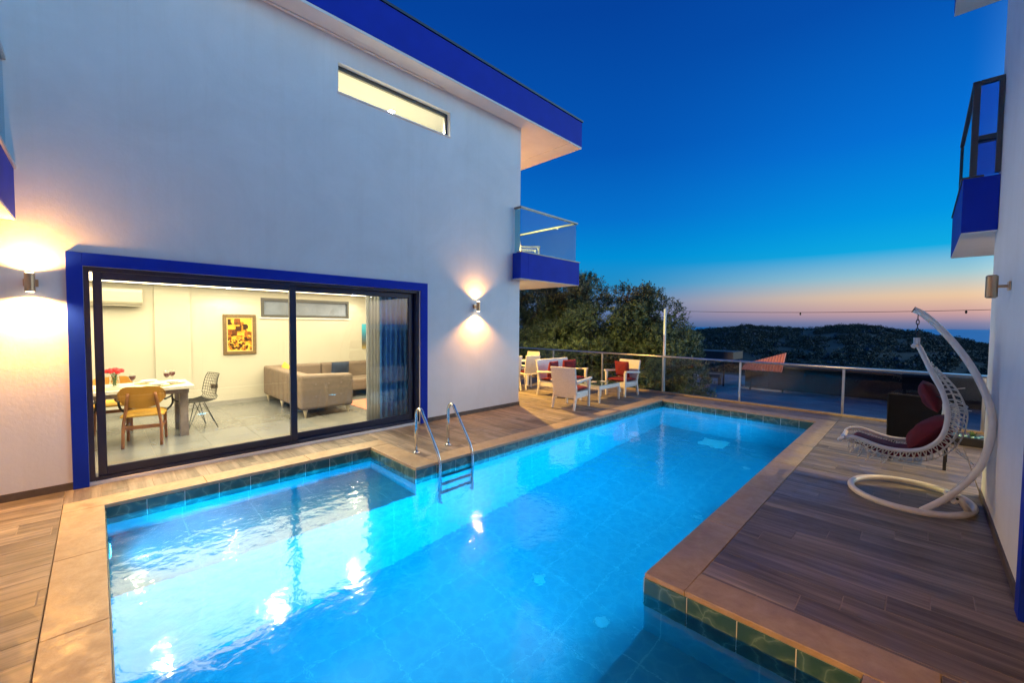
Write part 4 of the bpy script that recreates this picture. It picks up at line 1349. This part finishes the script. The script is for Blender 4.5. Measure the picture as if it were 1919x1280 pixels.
# channelled back of the return, rib by rib
xr = [-10.18 + i * 0.2683 for i in range(9)]
for i in range(8):
    S().box(xr[i] + 0.003, xr[i + 1] - 0.003, 2.55, 2.77, 0.16, 0.78).build('back_rib', 'sofa_fabric', sf, bevel=0.045, segs=3)
S().hexa([(-8.03, 2.55, 0.14), (-7.80, 2.55, 0.14), (-7.80, 3.50, 0.14), (-8.03, 3.50, 0.14)], [(-8.03, 2.55, 0.79), (-7.80, 2.55, 0.79), (-7.80, 3.50, 0.75), (-8.03, 3.50, 0.75)]).build('armrest', 'sofa_fabric', sf, bevel=0.05, segs=3)
for zz in (0.60, 0.38):
    for yy in (2.80, 3.03, 3.26):
        S().tube([(-7.803, yy, zz), (-7.792, yy, zz)], 0.016, 8).build('button', 'table_wood', sf)
for yy in (3.3, 4.0, 4.4, 4.8):
    S().tube([(-10.062, yy, 0.60), (-10.05, yy, 0.60)], 0.016, 8).build('button', 'table_wood', sf)
for x, y in ((-7.88, 2.64), (-7.88, 3.42), (-9.2, 2.64), (-10.15, 2.64), (-9.4, 4.9), (-10.2, 4.95)):
    S().lathe([(0.012, 0), (0.022, 0.06), (0.045, 0.15)], (x, y, 0), 10).build('leg', 'sofa_leg', sf, smooth=True)
cu = soft_box('pillow', 0.42, 0.36, 0.14, 'navy_cushion', 'navy cushion against the long back of the corner sofa', 'cushion')
cu.matrix_world = Matrix.Translation((-9.98, 4.12, 0.66)) @ Matrix.Rotation(rad(90), 4, 'Z') @ Matrix.Rotation(rad(100), 4, 'X')
cu2 = soft_box('pillow', 0.38, 0.36, 0.14, 'yellow_cushion', 'mustard cushion peeking over the sofa return by the door mullion', 'cushion')
cu2.matrix_world = Matrix.Translation((-9.55, 2.88, 0.69)) @ Matrix.Rotation(rad(14), 4, 'Y') @ Matrix.Rotation(rad(82), 4, 'X')
rg = tag(MB().box(-0.55, 0.55, -0.6, 0.6, 0, 0.008).build('rug', 'terracotta', None, (-8.35, 4.35, RZ + 0.002)), 'faded reddish rug in front of the corner sofa', 'rug')

# dining table
dt = thing('dining_table', 'pale dining table with a grey slab leg, laid for a meal', 'table', (-8.15, 0.2, RZ))
MB().box(-0.45, 0.45, -0.85, 0.82, 0.725, 0.775).build('tabletop', 'table_top', dt, bevel=0.005)
MB().box(-0.40, 0.40, -0.78, 0.76, 0.665, 0.7245).build('apron', 'table_wood', dt)
for yy in (0.66, -0.80):
    MB().box(-0.36, -0.22, yy, yy + 0.10, 0, 0.665).build('leg', 'table_wood', dt, bevel=0.004)
    MB().box(0.16, 0.30, yy, yy + 0.10, 0, 0.665).build('leg', 'table_wood', dt, bevel=0.004)
TZ = RZ + 0.7755


def wood_chair(t):
    """Front of the chair towards -Y."""
    for sx in (-1, 1):
        MB().beam((sx * 0.21, -0.20, 0), (sx * 0.20, -0.18, 0.42), 0.032, 0.034, (0, 1, 0), 0.044, 0.044).build('leg', 'chair_wood', t, bevel=0.006)
        MB().tube(smooth_pts([(sx * 0.20, 0.27, 0), (sx * 0.195, 0.22, 0.30), (sx * 0.17, 0.215, 0.50), (sx * 0.14, 0.25, 0.74)], 4), [0.019] * 13, 8).build('leg', 'chair_wood', t, smooth=True)
        MB().beam((sx * 0.20, -0.17, 0.25), (sx * 0.195, 0.23, 0.25), 0.022, 0.04).build('stretcher', 'chair_wood', t)
        MB().tube(smooth_pts([(sx * 0.21, -0.16, 0.40), (sx * 0.29, -0.19, 0.50), (sx * 0.29, -0.14, 0.64)], 4), 0.014, 8).build('arm_support', 'black_metal', t, smooth=True)
        MB().tube(smooth_pts([(sx * 0.29, -0.15, 0.64), (sx * 0.30, 0.02, 0.645), (sx * 0.24, 0.19, 0.63)], 4), 0.014, 8).build('arm_bar', 'black_metal', t, smooth=True)
        MB().box(sx * 0.29 - 0.03, sx * 0.29 + 0.03, -0.20, -0.06, 0.655, 0.68).build('armrest', 'chair_shell', t, bevel=0.008)
    MB().beam((-0.19, 0.225, 0.27), (0.19, 0.225, 0.27), 0.022, 0.05).build('stretcher', 'chair_wood', t)

    def g(u, v_):
        x, y = 2 * u - 1, 2 * v_ - 1
        return (x * 0.23, y * 0.22, 0.43 + 0.05 * ((1 - x ** 4) * (1 - y ** 4)) ** 0.5)
    mb = MB().grid(g, 10, 10); k = len(mb.v)
    m2 = MB().grid(lambda u, v_: ((2 * u - 1) * 0.23, (2 * v_ - 1) * 0.22, 0.41), 10, 10)
    mb.v += m2.v; mb.f += [tuple(i + k for i in q_) for q_ in m2.f]
    mb.f += [(i, i + 1, i + 1 + k, i + k) for i in range(10)] + [(110 + i, 111 + i, 111 + i + k, 110 + i + k) for i in range(10)]
    mb.f += [(11 * i, 11 * (i + 1), 11 * (i + 1) + k, 11 * i + k) for i in range(10)] + [(11 * i + 10, 11 * i + 21, 11 * i + 21 + k, 11 * i + 10 + k) for i in range(10)]
    mb.build('seat', 'chair_seat', t, smooth=True, recalc=True)
    # curved shell back with rounded corners
    n_ = 16
    out = []
    poly = []
    for i in range(n_ + 1):
        x = -1 + 2 * i / n_
        top = 0.83 - 0.09 * abs(x) ** 7 + 0.008 * x
        bot = 0.53 + 0.13 * abs(x) ** 3
        poly.append((x, bot, top))
    mb = MB()
    for th in (0.0, 0.016):
        for x, b2, tp in poly:
            y = 0.235 - 0.06 * (x * x) - th
            mb.v += [(x * 0.25, y + 0.0, b2), (x * 0.25, y + 0.03, tp)]
    n2 = (n_ + 1) * 2
    for i in range(n_):
        mb.f += [(2 * i, 2 * i + 1, 2 * i + 3, 2 * i + 2), (n2 + 2 * i, n2 + 2 * i + 2, n2 + 2 * i + 3, n2 + 2 * i + 1),
                 (2 * i, 2 * i + 2, n2 + 2 * i + 2, n2 + 2 * i), (2 * i + 1, n2 + 2 * i + 1, n2 + 2 * i + 3, 2 * i + 3)]
    mb.f += [(0, n2, n2 + 1, 1), (2 * n_, 2 * n_ + 1, n2 + 2 * n_ + 1, n2 + 2 * n_)]
    mb.build('backrest', 'chair_shell', t, smooth=False, recalc=True)


GA = 'wooden armchairs at the dining table'
wc = thing('dining_armchair', 'wooden armchair with mustard seat, its curved back to the glass', 'chair', (-7.78, 0.46, RZ), facing(-1, 0.18), GA)
wood_chair(wc)
dup(wc, (-7.80, -0.32, RZ), facing(-1, 0.0), 'wooden armchair glimpsed at the very edge of the glass behind the door frame', GA)
dup(wc, (-8.95, 0.15, RZ), facing(1, 0.0), 'brown-backed wooden armchair on the far side of the dining table', GA)
# wire chair at the table end
wr = thing('wire_chair', 'black wire-mesh chair at the end of the dining table', 'chair', (-8.30, 1.12, RZ), facing(0.25, -1))


def shell(u, v_):
    # u across, v from front edge to top of back
    P = [(-0.24, 0.45), (-0.1, 0.425), (0.05, 0.42), (0.17, 0.45), (0.22, 0.55), (0.235, 0.68), (0.26, 0.80), (0.29, 0.87)]
    t = v_ * (len(P) - 1); i = min(int(t), len(P) - 2); f_ = t - i
    y, z = P[i][0] * (1 - f_) + P[i + 1][0] * f_, P[i][1] * (1 - f_) + P[i + 1][1] * f_
    w = 0.24 - 0.10 * max(0, v_ - 0.55)
    x = (2 * u - 1)
    return (x * w, y - 0.04 * x * x * (v_ > 0.5), z + 0.035 * x * x * (1 - v_))


ws = MB()
for i in range(10): ws.tube([shell(i / 9, j / 18) for j in range(19)], 0.0035 if 0 < i < 9 else 0.006, 5)
for j in range(0, 19): ws.tube([shell(i / 9, j / 18) for i in range(10)], 0.0035 if 0 < j < 18 else 0.006, 5)
ws.build('wire_shell', 'black_metal', wr)
MB().grid(lambda u, v_: Vector(shell(u, v_ * 0.42)) + Vector((0, 0, 0.008)), 6, 6).build('seat_pad', 'black_seat', wr)
for sx in (-1, 1):
    for sy in (-1, 1):
        MB().tube([(sx * 0.09, sy * 0.07, 0.42), (sx * 0.21, sy * 0.21, 0)], 0.006, 6).build('leg', 'black_metal', wr)
        MB().tube([(sx * 0.16, sy * 0.02, 0.42), (sx * 0.21, sy * 0.21, 0)], 0.005, 6).build('brace', 'black_metal', wr)

# table setting
for (x, y), lb in zip(((-7.93, 0.62), (-7.93, 0.10), (-8.38, 0.55), (-8.12, 0.86)), ('woven placemat at the near side of the dining table', 'woven placemat next to the vase', 'woven placemat across from the mustard chair', 'woven placemat at the end by the wire chair')):
    tag(MB().lathe([(0.17, 0), (0.17, 0.004)], (0, 0, 0), 24).build('placemat', 'placemat', None, (x, y if y < 0.8 else 0.80, TZ)), lb, 'placemat', 'woven placemats')
for (x, y), lb in zip(((-7.93, 0.62), (-8.38, 0.55), (-8.12, 0.80)), ('white plates stacked on the near placemat', 'white plates stacked on the far placemat', 'white plates stacked at the table end')):
    pts = thing('plate_stack', lb, 'plates', (x, y, TZ + 0.005), 0, 'plate stacks on the dining table')
    MB().lathe([(0.08, 0), (0.135, 0.014), (0.135, 0.017), (0.08, 0.006)], (0, 0, 0), 24).build('plate', 'porcelain', pts, smooth=True)
    MB().lathe([(0.06, 0.018), (0.10, 0.040), (0.10, 0.043), (0.06, 0.026)], (0, 0, 0), 24).build('bowl', 'porcelain', pts, smooth=True)


def wine_glass(x, y, lb):
    t = thing('wine_glass', lb, 'glass', (x, y, TZ), 0, 'glasses of red wine')
    MB().lathe([(0.032, 0), (0.030, 0.003), (0.004, 0.008), (0.004, 0.085), (0.022, 0.10), (0.038, 0.13), (0.040, 0.16), (0.034, 0.20)], (0, 0, 0), 16).build('bowl', 'clear_glass', t, smooth=True)
    MB().lathe([(0.004, 0.096), (0.022, 0.104), (0.036, 0.13), (0.038, 0.16), (0.0, 0.161)], (0, 0, 0), 16).build('wine', 'wine', t, smooth=True)


for x, y, lb in ((-8.02, 0.35, 'glass of red wine between the roses and the plates'), (-8.12, 0.74, 'glass of red wine right of the plates, nearer one'), (-8.28, 0.82, 'glass of red wine at the far right corner of the table'), (-7.95, -0.12, 'glass of red wine seen in the gap beside the door stile')):
    wine_glass(x, y, lb)
vs = thing('rose_vase', 'clear glass vase of red roses on the dining table', 'vase', (-8.25, 0.17, TZ))
MB().lathe([(0.05, 0), (0.055, 0.01), (0.055, 0.19), (0.052, 0.19), (0.050, 0.012), (0.0, 0.012)], (0, 0, 0), 18).build('vase', 'clear_glass', vs, smooth=True)
st_ = MB()
for i in range(9):
    a = i * 2.4
    st_.tube([(0.02 * math.cos(a + 2), 0.02 * math.sin(a + 2), 0.015), (0.04 * math.cos(a), 0.04 * math.sin(a), 0.20)], 0.004, 5)
    for j in range(3):
        p = Vector((0.03 * math.cos(a), 0.03 * math.sin(a), 0.10 + 0.03 * j)); d = Vector((math.cos(a + j), math.sin(a + j), 0.3)) * 0.03
        w_2 = Vector((-d.y, d.x, 0)) * 0.35
        st_.add([p, p + d * 0.5 + w_2, p + d, p + d * 0.5 - w_2], [(0, 1, 2, 3)])
st_.build('stems', 'stem_green', vs)
for i in range(9):
    a = i * 2.4; r_ = 0.025 + 0.009 * i
    c = (r_ * math.cos(a), r_ * math.sin(a), 0.245 - 0.003 * i)
    rb = MB()
    for kx in range(3):
        pr = [(0.012 + 0.008 * kx, -0.028), (0.032 - 0.002 * kx, -0.008 + 0.002 * kx), (0.030 - 0.007 * kx, 0.012 + 0.006 * kx), (0.014 - 0.004 * kx, 0.018 + 0.006 * kx)]
        rb.lathe(pr, c, 9)
    rb.build('rose', 'rose_red', vs)

# painting, small print, air conditioner, socket
pf = thing('painting', 'wooden framed painting in dark gold tones on the cream wall', 'painting', (XW + XB + 0.0, 2.155, 1.495))
fm = MB()
for (a, b2, c, d) in ((-0.30, 0.30, 0.36, 0.425), (-0.30, 0.30, -0.425, -0.36), (-0.30, -0.235, -0.3598, 0.3598), (0.235, 0.30, -0.3598, 0.3598)):
    fm.box(0.002, 0.035, a, b2, c, d)
fm.build('frame', 'frame_wood', pf, bevel=0.006)
lin = MB()
for (a, b2, c, d) in ((-0.2345, 0.2345, 0.342, 0.3595), (-0.2345, 0.2345, -0.3595, -0.342), (-0.2345, -0.217, -0.3418, 0.3418), (0.217, 0.2345, -0.3418, 0.3418)): lin.box(0.002, 0.024, a, b2, c, d)
lin.build('inner_trim', 'placemat', pf)
MB().box(0.002, 0.012, -0.2165, 0.2165, -0.3415, 0.3415).build('canvas', 'painting_print', pf)
sp_ = thing('wall_print', 'narrow sea-coloured canvas half hidden by the curtain', 'picture', (XW + XB, 5.0, 1.42))
MB().box(0.002, 0.02, -0.14, 0.14, -0.32, 0.32).build('canvas', 'beach_print', sp_)
ac = thing('air_conditioner', 'white split air conditioner high on the left of the living room wall', 'air conditioner', (XW + XB, 0.33, 2.19))
MB().prism([(0.002, -0.14), (0.14, -0.14), (0.19, -0.09), (0.20, 0.10), (0.17, 0.15), (0.002, 0.15)], 'y', -0.42, 0.28).build('housing', 'ac_cream', ac, bevel=0.008)
MB().box(0.06, 0.20, -0.40, 0.26, -0.158, -0.148).build('flap', 'ac_cream', ac)
MB().box(0.05, 0.15, -0.40, 0.26, -0.1475, -0.1415).build('air_slot', 'black_metal', ac)
so_ = thing('wall_socket', 'brown double wall socket below the framed painting', 'socket', (XW + XB, 1.69, 0.43))
MB().box(0.002, 0.012, -0.06, 0.06, -0.045, 0.045).build('plate', 'socket_brown', so_, bevel=0.003)
for yy in (-0.03, 0.03): MB().box(0.0125, 0.016, yy - 0.018, yy + 0.018, -0.02, 0.02).build('outlet', 'black_metal', so_)


# curtains inside the glass, at the sofa end
def curtain(name, y0, y1, x, mat, label, folds):
    t = MB().grid(lambda u, v_: (x + 0.035 * math.sin(u * folds * 2 * PI) * (0.6 + 0.4 * v_) + 0.008 * math.sin(u * 31 + v_ * 3), y0 + (y1 - y0) * u, 0.05 + 2.37 * (1 - v_)), folds * 12, 8)
    o = t.build(name, mat, None, smooth=True)
    md = o.modifiers.new('cloth_thickness', 'SOLIDIFY'); md.thickness = 0.004
    return tag(o, label, 'curtain')


curtain('sheer_curtain', 3.16, 3.44, XW - 0.36, 'sheer_white', 'cream sheer curtain hanging behind the glass beside the sofa', 5)
curtain('drape', 3.37, 4.12, XW - 0.30, 'drape_reflection_blue', 'drape gathered behind the glass at the door edge, coloured like the sky reflected there', 8)


# ================================================================== BEYOND THE RAILING
# terrain: yard below the terrace, then a scrub hill, then down to the sea
RIDGE = [(-180, 0.0), (-90, -0.3), (-60, -0.8), (-40, -0.6), (-30, -0.9), (-23.2, -0.75), (-21.0, -0.40), (-18.6, -0.12), (-15.4, 0.38), (-14.0, 0.15), (-12.4, 0.10), (-9.8, -0.04), (-7.9, 0.14), (-6.0, 0.40), (-4.3, 0.42), (-3.0, 0.22), (-1.4, -0.18), (-0.3, -0.10), (0.9, -0.42), (2.3, -0.80), (3.6, -1.1), (4.6, -1.25), (10, -1.6), (25, -1.2), (60, -0.6), (180, 0.0)]


def ridge(az):
    for (a, ea), (b2, eb) in zip(RIDGE, RIDGE[1:]):
        if a <= az <= b2: return ea + (eb - ea) * (az - a) / (b2 - a)
    return 0


RR = 210.0


def height(x, y):
    r = math.hypot(x, y); az = math.degrees(math.atan2(x, y))
    top = H - 0.9 + RR * math.tan(rad(ridge(az)))
    if r < 46: return -3.0
    if r < 80: return -3.0 - 5.5 * (0.5 - 0.5 * math.cos(PI * (r - 46) / 34))
    if r < RR:
        t = (r - 80) / (RR - 80)
        nzv = 3.0 * mnoise.noise(Vector((x * 0.02, y * 0.02, 0))) * (1 - t) * min(1, t * 4)
        return -8.5 + (top + 8.5) * (t ** 0.85) + nzv
    t = min(1.0, (r - RR) / 600)
    return top + (-125 - top) * t ** 1.3


tm = MB()
rings = [0, 12, 25, 35, 45, 50, 56, 62, 70, 80, 92, 105, 118, 132, 146, 160, 174, 188, 200, 210, 222, 240, 270, 320, 400, 550, 820]
NA = 240
for r in rings:
    for i in range(NA):
        a = -PI + 2 * PI * i / NA
        x, y = r * math.sin(a), r * math.cos(a)
        tm.v.append((x, y, height(x, y)))
for i in range(len(rings) - 1):
    for j in range(NA):
        tm.f.append((i * NA + j, i * NA + (j + 1) % NA, (i + 1) * NA + (j + 1) % NA, (i + 1) * NA + j))
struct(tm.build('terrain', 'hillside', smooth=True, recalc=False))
yd = MB()
flat(yd, -34, 22, 10.5, 35.0, -2.98); flat(yd, -34, -8.6, 35.0, 44, -2.98)
struct(yd.build('yard', 'asphalt'))
se = MB()
sea_n = 64
se.v.append((0, 0, -82))
for i in range(sea_n): se.v.append((55000 * math.cos(2 * PI * i / sea_n), 55000 * math.sin(2 * PI * i / sea_n), -82))
se.f = [(0, 1 + i, 1 + (i + 1) % sea_n) for i in range(sea_n)]
struct(se.build('sea', 'sea_water'))

# scrub on the hill: leafy clumps and pale rocks, as one mass each
rs = random.Random(11)
sb_, rk = MB(), MB()


def clump(mb, c, r, n_, leaf):
    for i in range(n_):
        while True:
            d = Vector((rs.uniform(-1, 1), rs.uniform(-1, 1), rs.uniform(-0.3, 1)))
            if 0.05 < d.length < 1: break
        d = d.normalized() * (0.55 + 0.45 * rs.random())
        p = c + Vector((d.x * r, d.y * r, d.z * r * 0.8))
        a = Vector((rs.uniform(-1, 1), rs.uniform(-1, 1), rs.uniform(-1, 1))).normalized() * leaf
        b2 = a.cross(Vector((rs.uniform(-1, 1), rs.uniform(-1, 1), rs.uniform(-1, 1)))).normalized() * leaf * 0.7
        k = len(mb.v)
        mb.v += [tuple(p - a), tuple(p + b2), tuple(p + a), tuple(p - b2)]
        mb.f.append((k, k + 1, k + 2, k + 3))


for i in range(7000):
    az = rs.uniform(-34, 8); r = 62 + (RR + 6 - 62) * rs.random() ** 0.75
    if mnoise.noise(Vector((az * 0.5, r * 0.05, 5))) < -0.22 and i >= 420: continue
    if i < 420: r = RR - rs.uniform(-6, 10)
    x, y = r * math.sin(rad(az)), r * math.cos(rad(az))
    z = height(x, y)
    s_ = rs.choice((0.5, 0.6, 0.8, 1.0, 1.5)) * rs.uniform(0.8, 1.2)
    clump(sb_, Vector((x, y, z + 0.1 * s_)), s_, int(66 * max(1, s_)), 0.14 * s_ ** 0.6)
    if rs.random() < 0.10:
        x2, y2 = x + rs.uniform(-4, 4), y + rs.uniform(-4, 4); z2 = height(x2, y2); q_ = rs.uniform(0.3, 1.0)
        pr = [(x2 + q_ * rs.uniform(0.6, 1.2) * math.cos(t * PI / 3), y2 + q_ * 0.8 * math.sin(t * PI / 3)) for t in range(6)]
        k = len(rk.v)
        rk.v += [(px_, py_, z2 - 0.3) for px_, py_ in pr] + [(x2 + (px_ - x2) * 0.6, y2 + (py_ - y2) * 0.6, z2 + q_ * rs.uniform(0.5, 0.9)) for px_, py_ in pr]
        q_ *= 1
        rk.f += [tuple(k + 6 + t for t in range(6))] + [(k + t, k + (t + 1) % 6, k + 6 + (t + 1) % 6, k + 6 + t) for t in range(6)]
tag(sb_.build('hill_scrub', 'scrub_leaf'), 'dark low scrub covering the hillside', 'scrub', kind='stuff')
tag(rk.build('hill_rocks', 'rock'), 'pale rocks scattered among the hillside scrub', 'rocks', kind='stuff')


# ---- olive trees behind the railing
def olive(x, y, h, lobes, label, seed, trunk_pts, nsp):
    r_ = random.Random(seed)
    t = thing('olive_tree', label, 'tree', (x, y, -2.98), 0, 'olive trees behind the railing')
    tp = [Vector(p) for p in trunk_pts]
    tk = MB()
    sp = smooth_pts(tp, 4)
    tk.tube(sp, [0.17 - 0.10 * i / len(sp) for i in range(len(sp))], 9)
    fork = sp[len(sp) * 2 // 3]
    lobes = [((c[0], c[1], c[2] * 0.945), r * 0.88) for c, r in lobes]
    for (c, r) in lobes:
        c = Vector(c)
        mid = (fork + c) / 2 + Vector((r_.uniform(-.3, .3), r_.uniform(-.3, .3), -0.15))
        pts_ = smooth_pts([fork, mid, c], 4)
        tk.tube(pts_, [0.06 - 0.045 * i / len(pts_) for i in range(len(pts_))], 6)
        for q_ in range(4):
            e = c + Vector((r_.uniform(-1, 1), r_.uniform(-1, 1), r_.uniform(-0.4, 1))).normalized() * r * 0.85
            tk.tube([c, (c + e) / 2 + Vector((0, 0, 0.06)), e], [0.018, 0.012, 0.005], 5)
    tk.build('trunk', 'bark', t, smooth=True)
    cr, tk2 = MB(), MB()
    tot = sum(r ** 2 for _, r in lobes)
    for (c, r) in lobes:
        c = Vector(c)
        subs = []
        for i in range(int(15 * r * r) + 5):
            d = Vector((r_.gauss(0, 1), r_.gauss(0, 1), r_.gauss(0, 1))).normalized()
            rr_ = r * (0.35 + 0.75 * r_.random() ** 0.6)
            p_ = c + Vector((d.x * rr_, d.y * rr_, d.z * rr_ * 0.9))
            subs.append((p_, d, r_.uniform(0.20, 0.46)))
            if i % 2 == 0: tk2.tube([c, (c + p_) / 2 + Vector((0, 0, 0.05)), p_], [0.02, 0.012, 0.004], 4)
        for i in range(int(nsp * r * r / tot)):
            p_, d0, rs_ = subs[int(r_.random() * len(subs))]
            d = (Vector((r_.gauss(0, 1), r_.gauss(0, 1), r_.gauss(0, 1))).normalized() + d0 * 0.5).normalized()
            base = p_ + d * rs_ * r_.random() ** 0.4
            ax = (d + Vector((r_.uniform(-.5, .5), r_.uniform(-.5, .5), r_.uniform(0.0, 0.9)))).normalized()
            s1 = ax.cross(Vector((r_.uniform(-1, 1), r_.uniform(-1, 1), 0.3))).normalized(); s2 = ax.cross(s1)
            Ls = r_.uniform(0.16, 0.34)
            for j in range(9):
                f_ = (j + 1) / 9
                an = j * 2.4
                o_ = (s1 * math.cos(an) + s2 * math.sin(an))
                p = base + ax * Ls * f_
                dl = (ax * 0.6 + o_ * 0.8).normalized() * r_.uniform(0.075, 0.125)
                wv = dl.cross(ax + Vector((r_.uniform(-.4, .4),) * 3)).normalized() * 0.024
                k = len(cr.v)
                cr.v += [tuple(p), tuple(p + dl * 0.5 + wv), tuple(p + dl), tuple(p + dl * 0.5 - wv)]
                cr.f.append((k, k + 1, k + 2, k + 3))
    cr.build('crown', 'olive_leaf', t)
    tk2.build('twigs', 'bark', t)


# lobes are given in metres from the tree's foot (z from the yard)
olive(-12.9, 14.4, 6, [((0.3, 0, 5.6), 1.3), ((-1.2, 0, 4.9), 1.3), ((1.3, 0.3, 4.7), 1.2), ((0.9, -0.4, 3.6), 1.1), ((1.6, 0.2, 6.4), 1.0), ((0.2, 0.1, 6.6), 1.1), ((2.1, -0.2, 5.6), 1.0)],
      'olive tree with a bare bent trunk beside the house corner', 21, [(0.0, 0, 0), (-0.15, -0.1, 1.4), (0.10, -0.1, 3.0), (-0.05, 0, 4.2), (0.3, 0, 5.2)], 5600)
olive(-10.2, 14.0, 6, [((0.0, 0, 5.9), 1.0), ((-0.9, 0.2, 5.1), 1.2), ((0.9, -0.2, 4.9), 1.15), ((0.1, -0.8, 4.0), 1.2), ((1.2, -0.6, 3.5), 1.0), ((-1.0, -0.5, 3.6), 1.1), ((0.4, 0.2, 6.5), 0.55), ((0.9, -1.1, 2.7), 0.9), ((-0.7, -1.0, 2.5), 0.9)],
      'tall broad olive tree below the balcony', 22, [(0, 0, 0), (0.15, 0, 1.3), (-0.1, 0.1, 2.5), (0.0, 0, 3.8), (0, 0, 5.0)], 7200)
olive(-7.55, 14.6, 6, [((-0.35, 0, 5.6), 1.0), ((0.55, 0, 5.2), 0.95), ((-0.3, 0.2, 4.5), 1.2), ((0.8, 0.1, 4.2), 1.1), ((1.3, 0, 3.5), 0.9), ((-0.8, -0.2, 3.4), 1.0), ((0.4, -0.4, 3.0), 1.1), ((-0.7, 0.1, 6.05), 0.5), ((0.35, 0.0, 6.0), 0.5), ((1.5, 0, 2.6), 0.9), ((0.4, -0.2, 1.8), 1.0)],
      'rounded olive tree standing beside the white pole', 23, [(0, 0, 0), (-0.2, 0, 1.2), (0.15, 0, 2.3), (0.25, 0, 3.5), (0.2, 0, 4.8)], 7000)

# ---- yard beyond: shed, awning, pergola
shd = thing('shed', 'long low brown shed at the far edge of the yard', 'shed', (-2.5, 36.5, -2.98))
MB().box(-7.0, 9.0, -1.4, 1.5, 0, 1.75).build('wall', 'shed_brown', shd)
MB().box(-7.3, 9.3, -1.8, 1.8, 1.76, 1.92).build('roof', 'wire_black', shd)
for xx in (-5.5, -3.3, -1.1, 1.1, 3.3, 5.5, 7.7): MB().box(xx - 0.06, xx + 0.06, -1.46, -1.402, 0, 1.75).build('post', 'shed_brown', shd)
struct(MB().box(-7.2, 9.2, -0.12, 0.12, 0, 0.14).build('kerb', 'concrete', None, (-2.5, 34.98, -2.98)))
aw = thing('awning', 'bright terracotta corrugated awning sheet beyond the railing', 'awning', (-8.1, 34.0, -2.98))
q_ = 34 / 26
zf = lambda z26: 1.75 + (z26 - 1.75) * q_ + 2.98
xf_ = lambda x26: x26 * q_ + 8.1
aw_g = []
n_ = 14
mb = MB()
for i in range(n_ * 4 + 1):
    t = i / (n_ * 4)
    x = xf_(-7.15) + (xf_(-5.16) - xf_(-7.15)) * t
    dy = 0.09 * math.sin(i * PI / 2)
    mb.v += [(x, dy - 0.6, zf(-0.62) - 0.05 * abs(math.sin(i * PI / 4))), (x, dy + 0.5, zf(-0.36) + (zf(0.36) - zf(-0.36)) * t)]
for i in range(n_ * 4): mb.f.append((2 * i, 2 * i + 2, 2 * i + 3, 2 * i + 1))
ao = mb.build('corrugated_sheet', 'terracotta', aw)
ao.modifiers.new('sheet_thickness', 'SOLIDIFY').thickness = 0.02
for xx in (xf_(-6.9), xf_(-5.3)): MB().box(xx - 0.05, xx + 0.05, 0.6, 0.7, 0, zf(-0.4)).build('post', 'shed_brown', aw)
pg = thing('pergola', 'dark flat-roofed shelter on thin posts left of the terracotta awning', 'shelter', (-12.2, 36.0, -2.98))
MB().box(-1.9, 1.9, -1.2, 1.2, 2.15, 2.75).build('roof', 'wire_black', pg)
for xx in (-1.6, -0.2, 1.2):
    MB().box(xx - 0.05, xx + 0.05, -1.1, -1.0, 0, 2.15).build('post', 'wire_black', pg)
fd = thing('added_floodlight', 'unseen flood lamp added on the outer side of the terrace wall to light the awning', 'lamp', (-3.2, 10.52, -0.55))  # added below the railing, out of sight, to light the awning
MB().box(-0.1, 0.1, -0.03, 0.05, -0.07, 0.07).build('housing', 'black_metal', fd, bevel=0.008)
MB().box(-0.085, 0.085, 0.051, 0.056, -0.055, 0.055).build('lamp_lens', 'lamp_glow', fd)
lamp('added_flood_beam', 'SPOT', (0, 0.1, 0), 26000, (1.0, 0.72, 0.5), (-4.85, 23.2, -0.45), 0.05, 13, 0.8, fd)
tag(MB().box(-0.5, 0.5, -0.3, 0.3, 0.55, 0.85).box(-0.45, -0.35, -0.25, -0.15, 0, 0.55).box(0.35, 0.45, -0.25, -0.15, 0, 0.55).box(-0.45, -0.35, 0.15, 0.25, 0, 0.55).box(0.35, 0.45, 0.15, 0.25, 0, 0.55).build('bench', 'table_wood', None, (-11.9, 35.6, -2.98)), 'wooden bench under the dark shelter', 'bench')
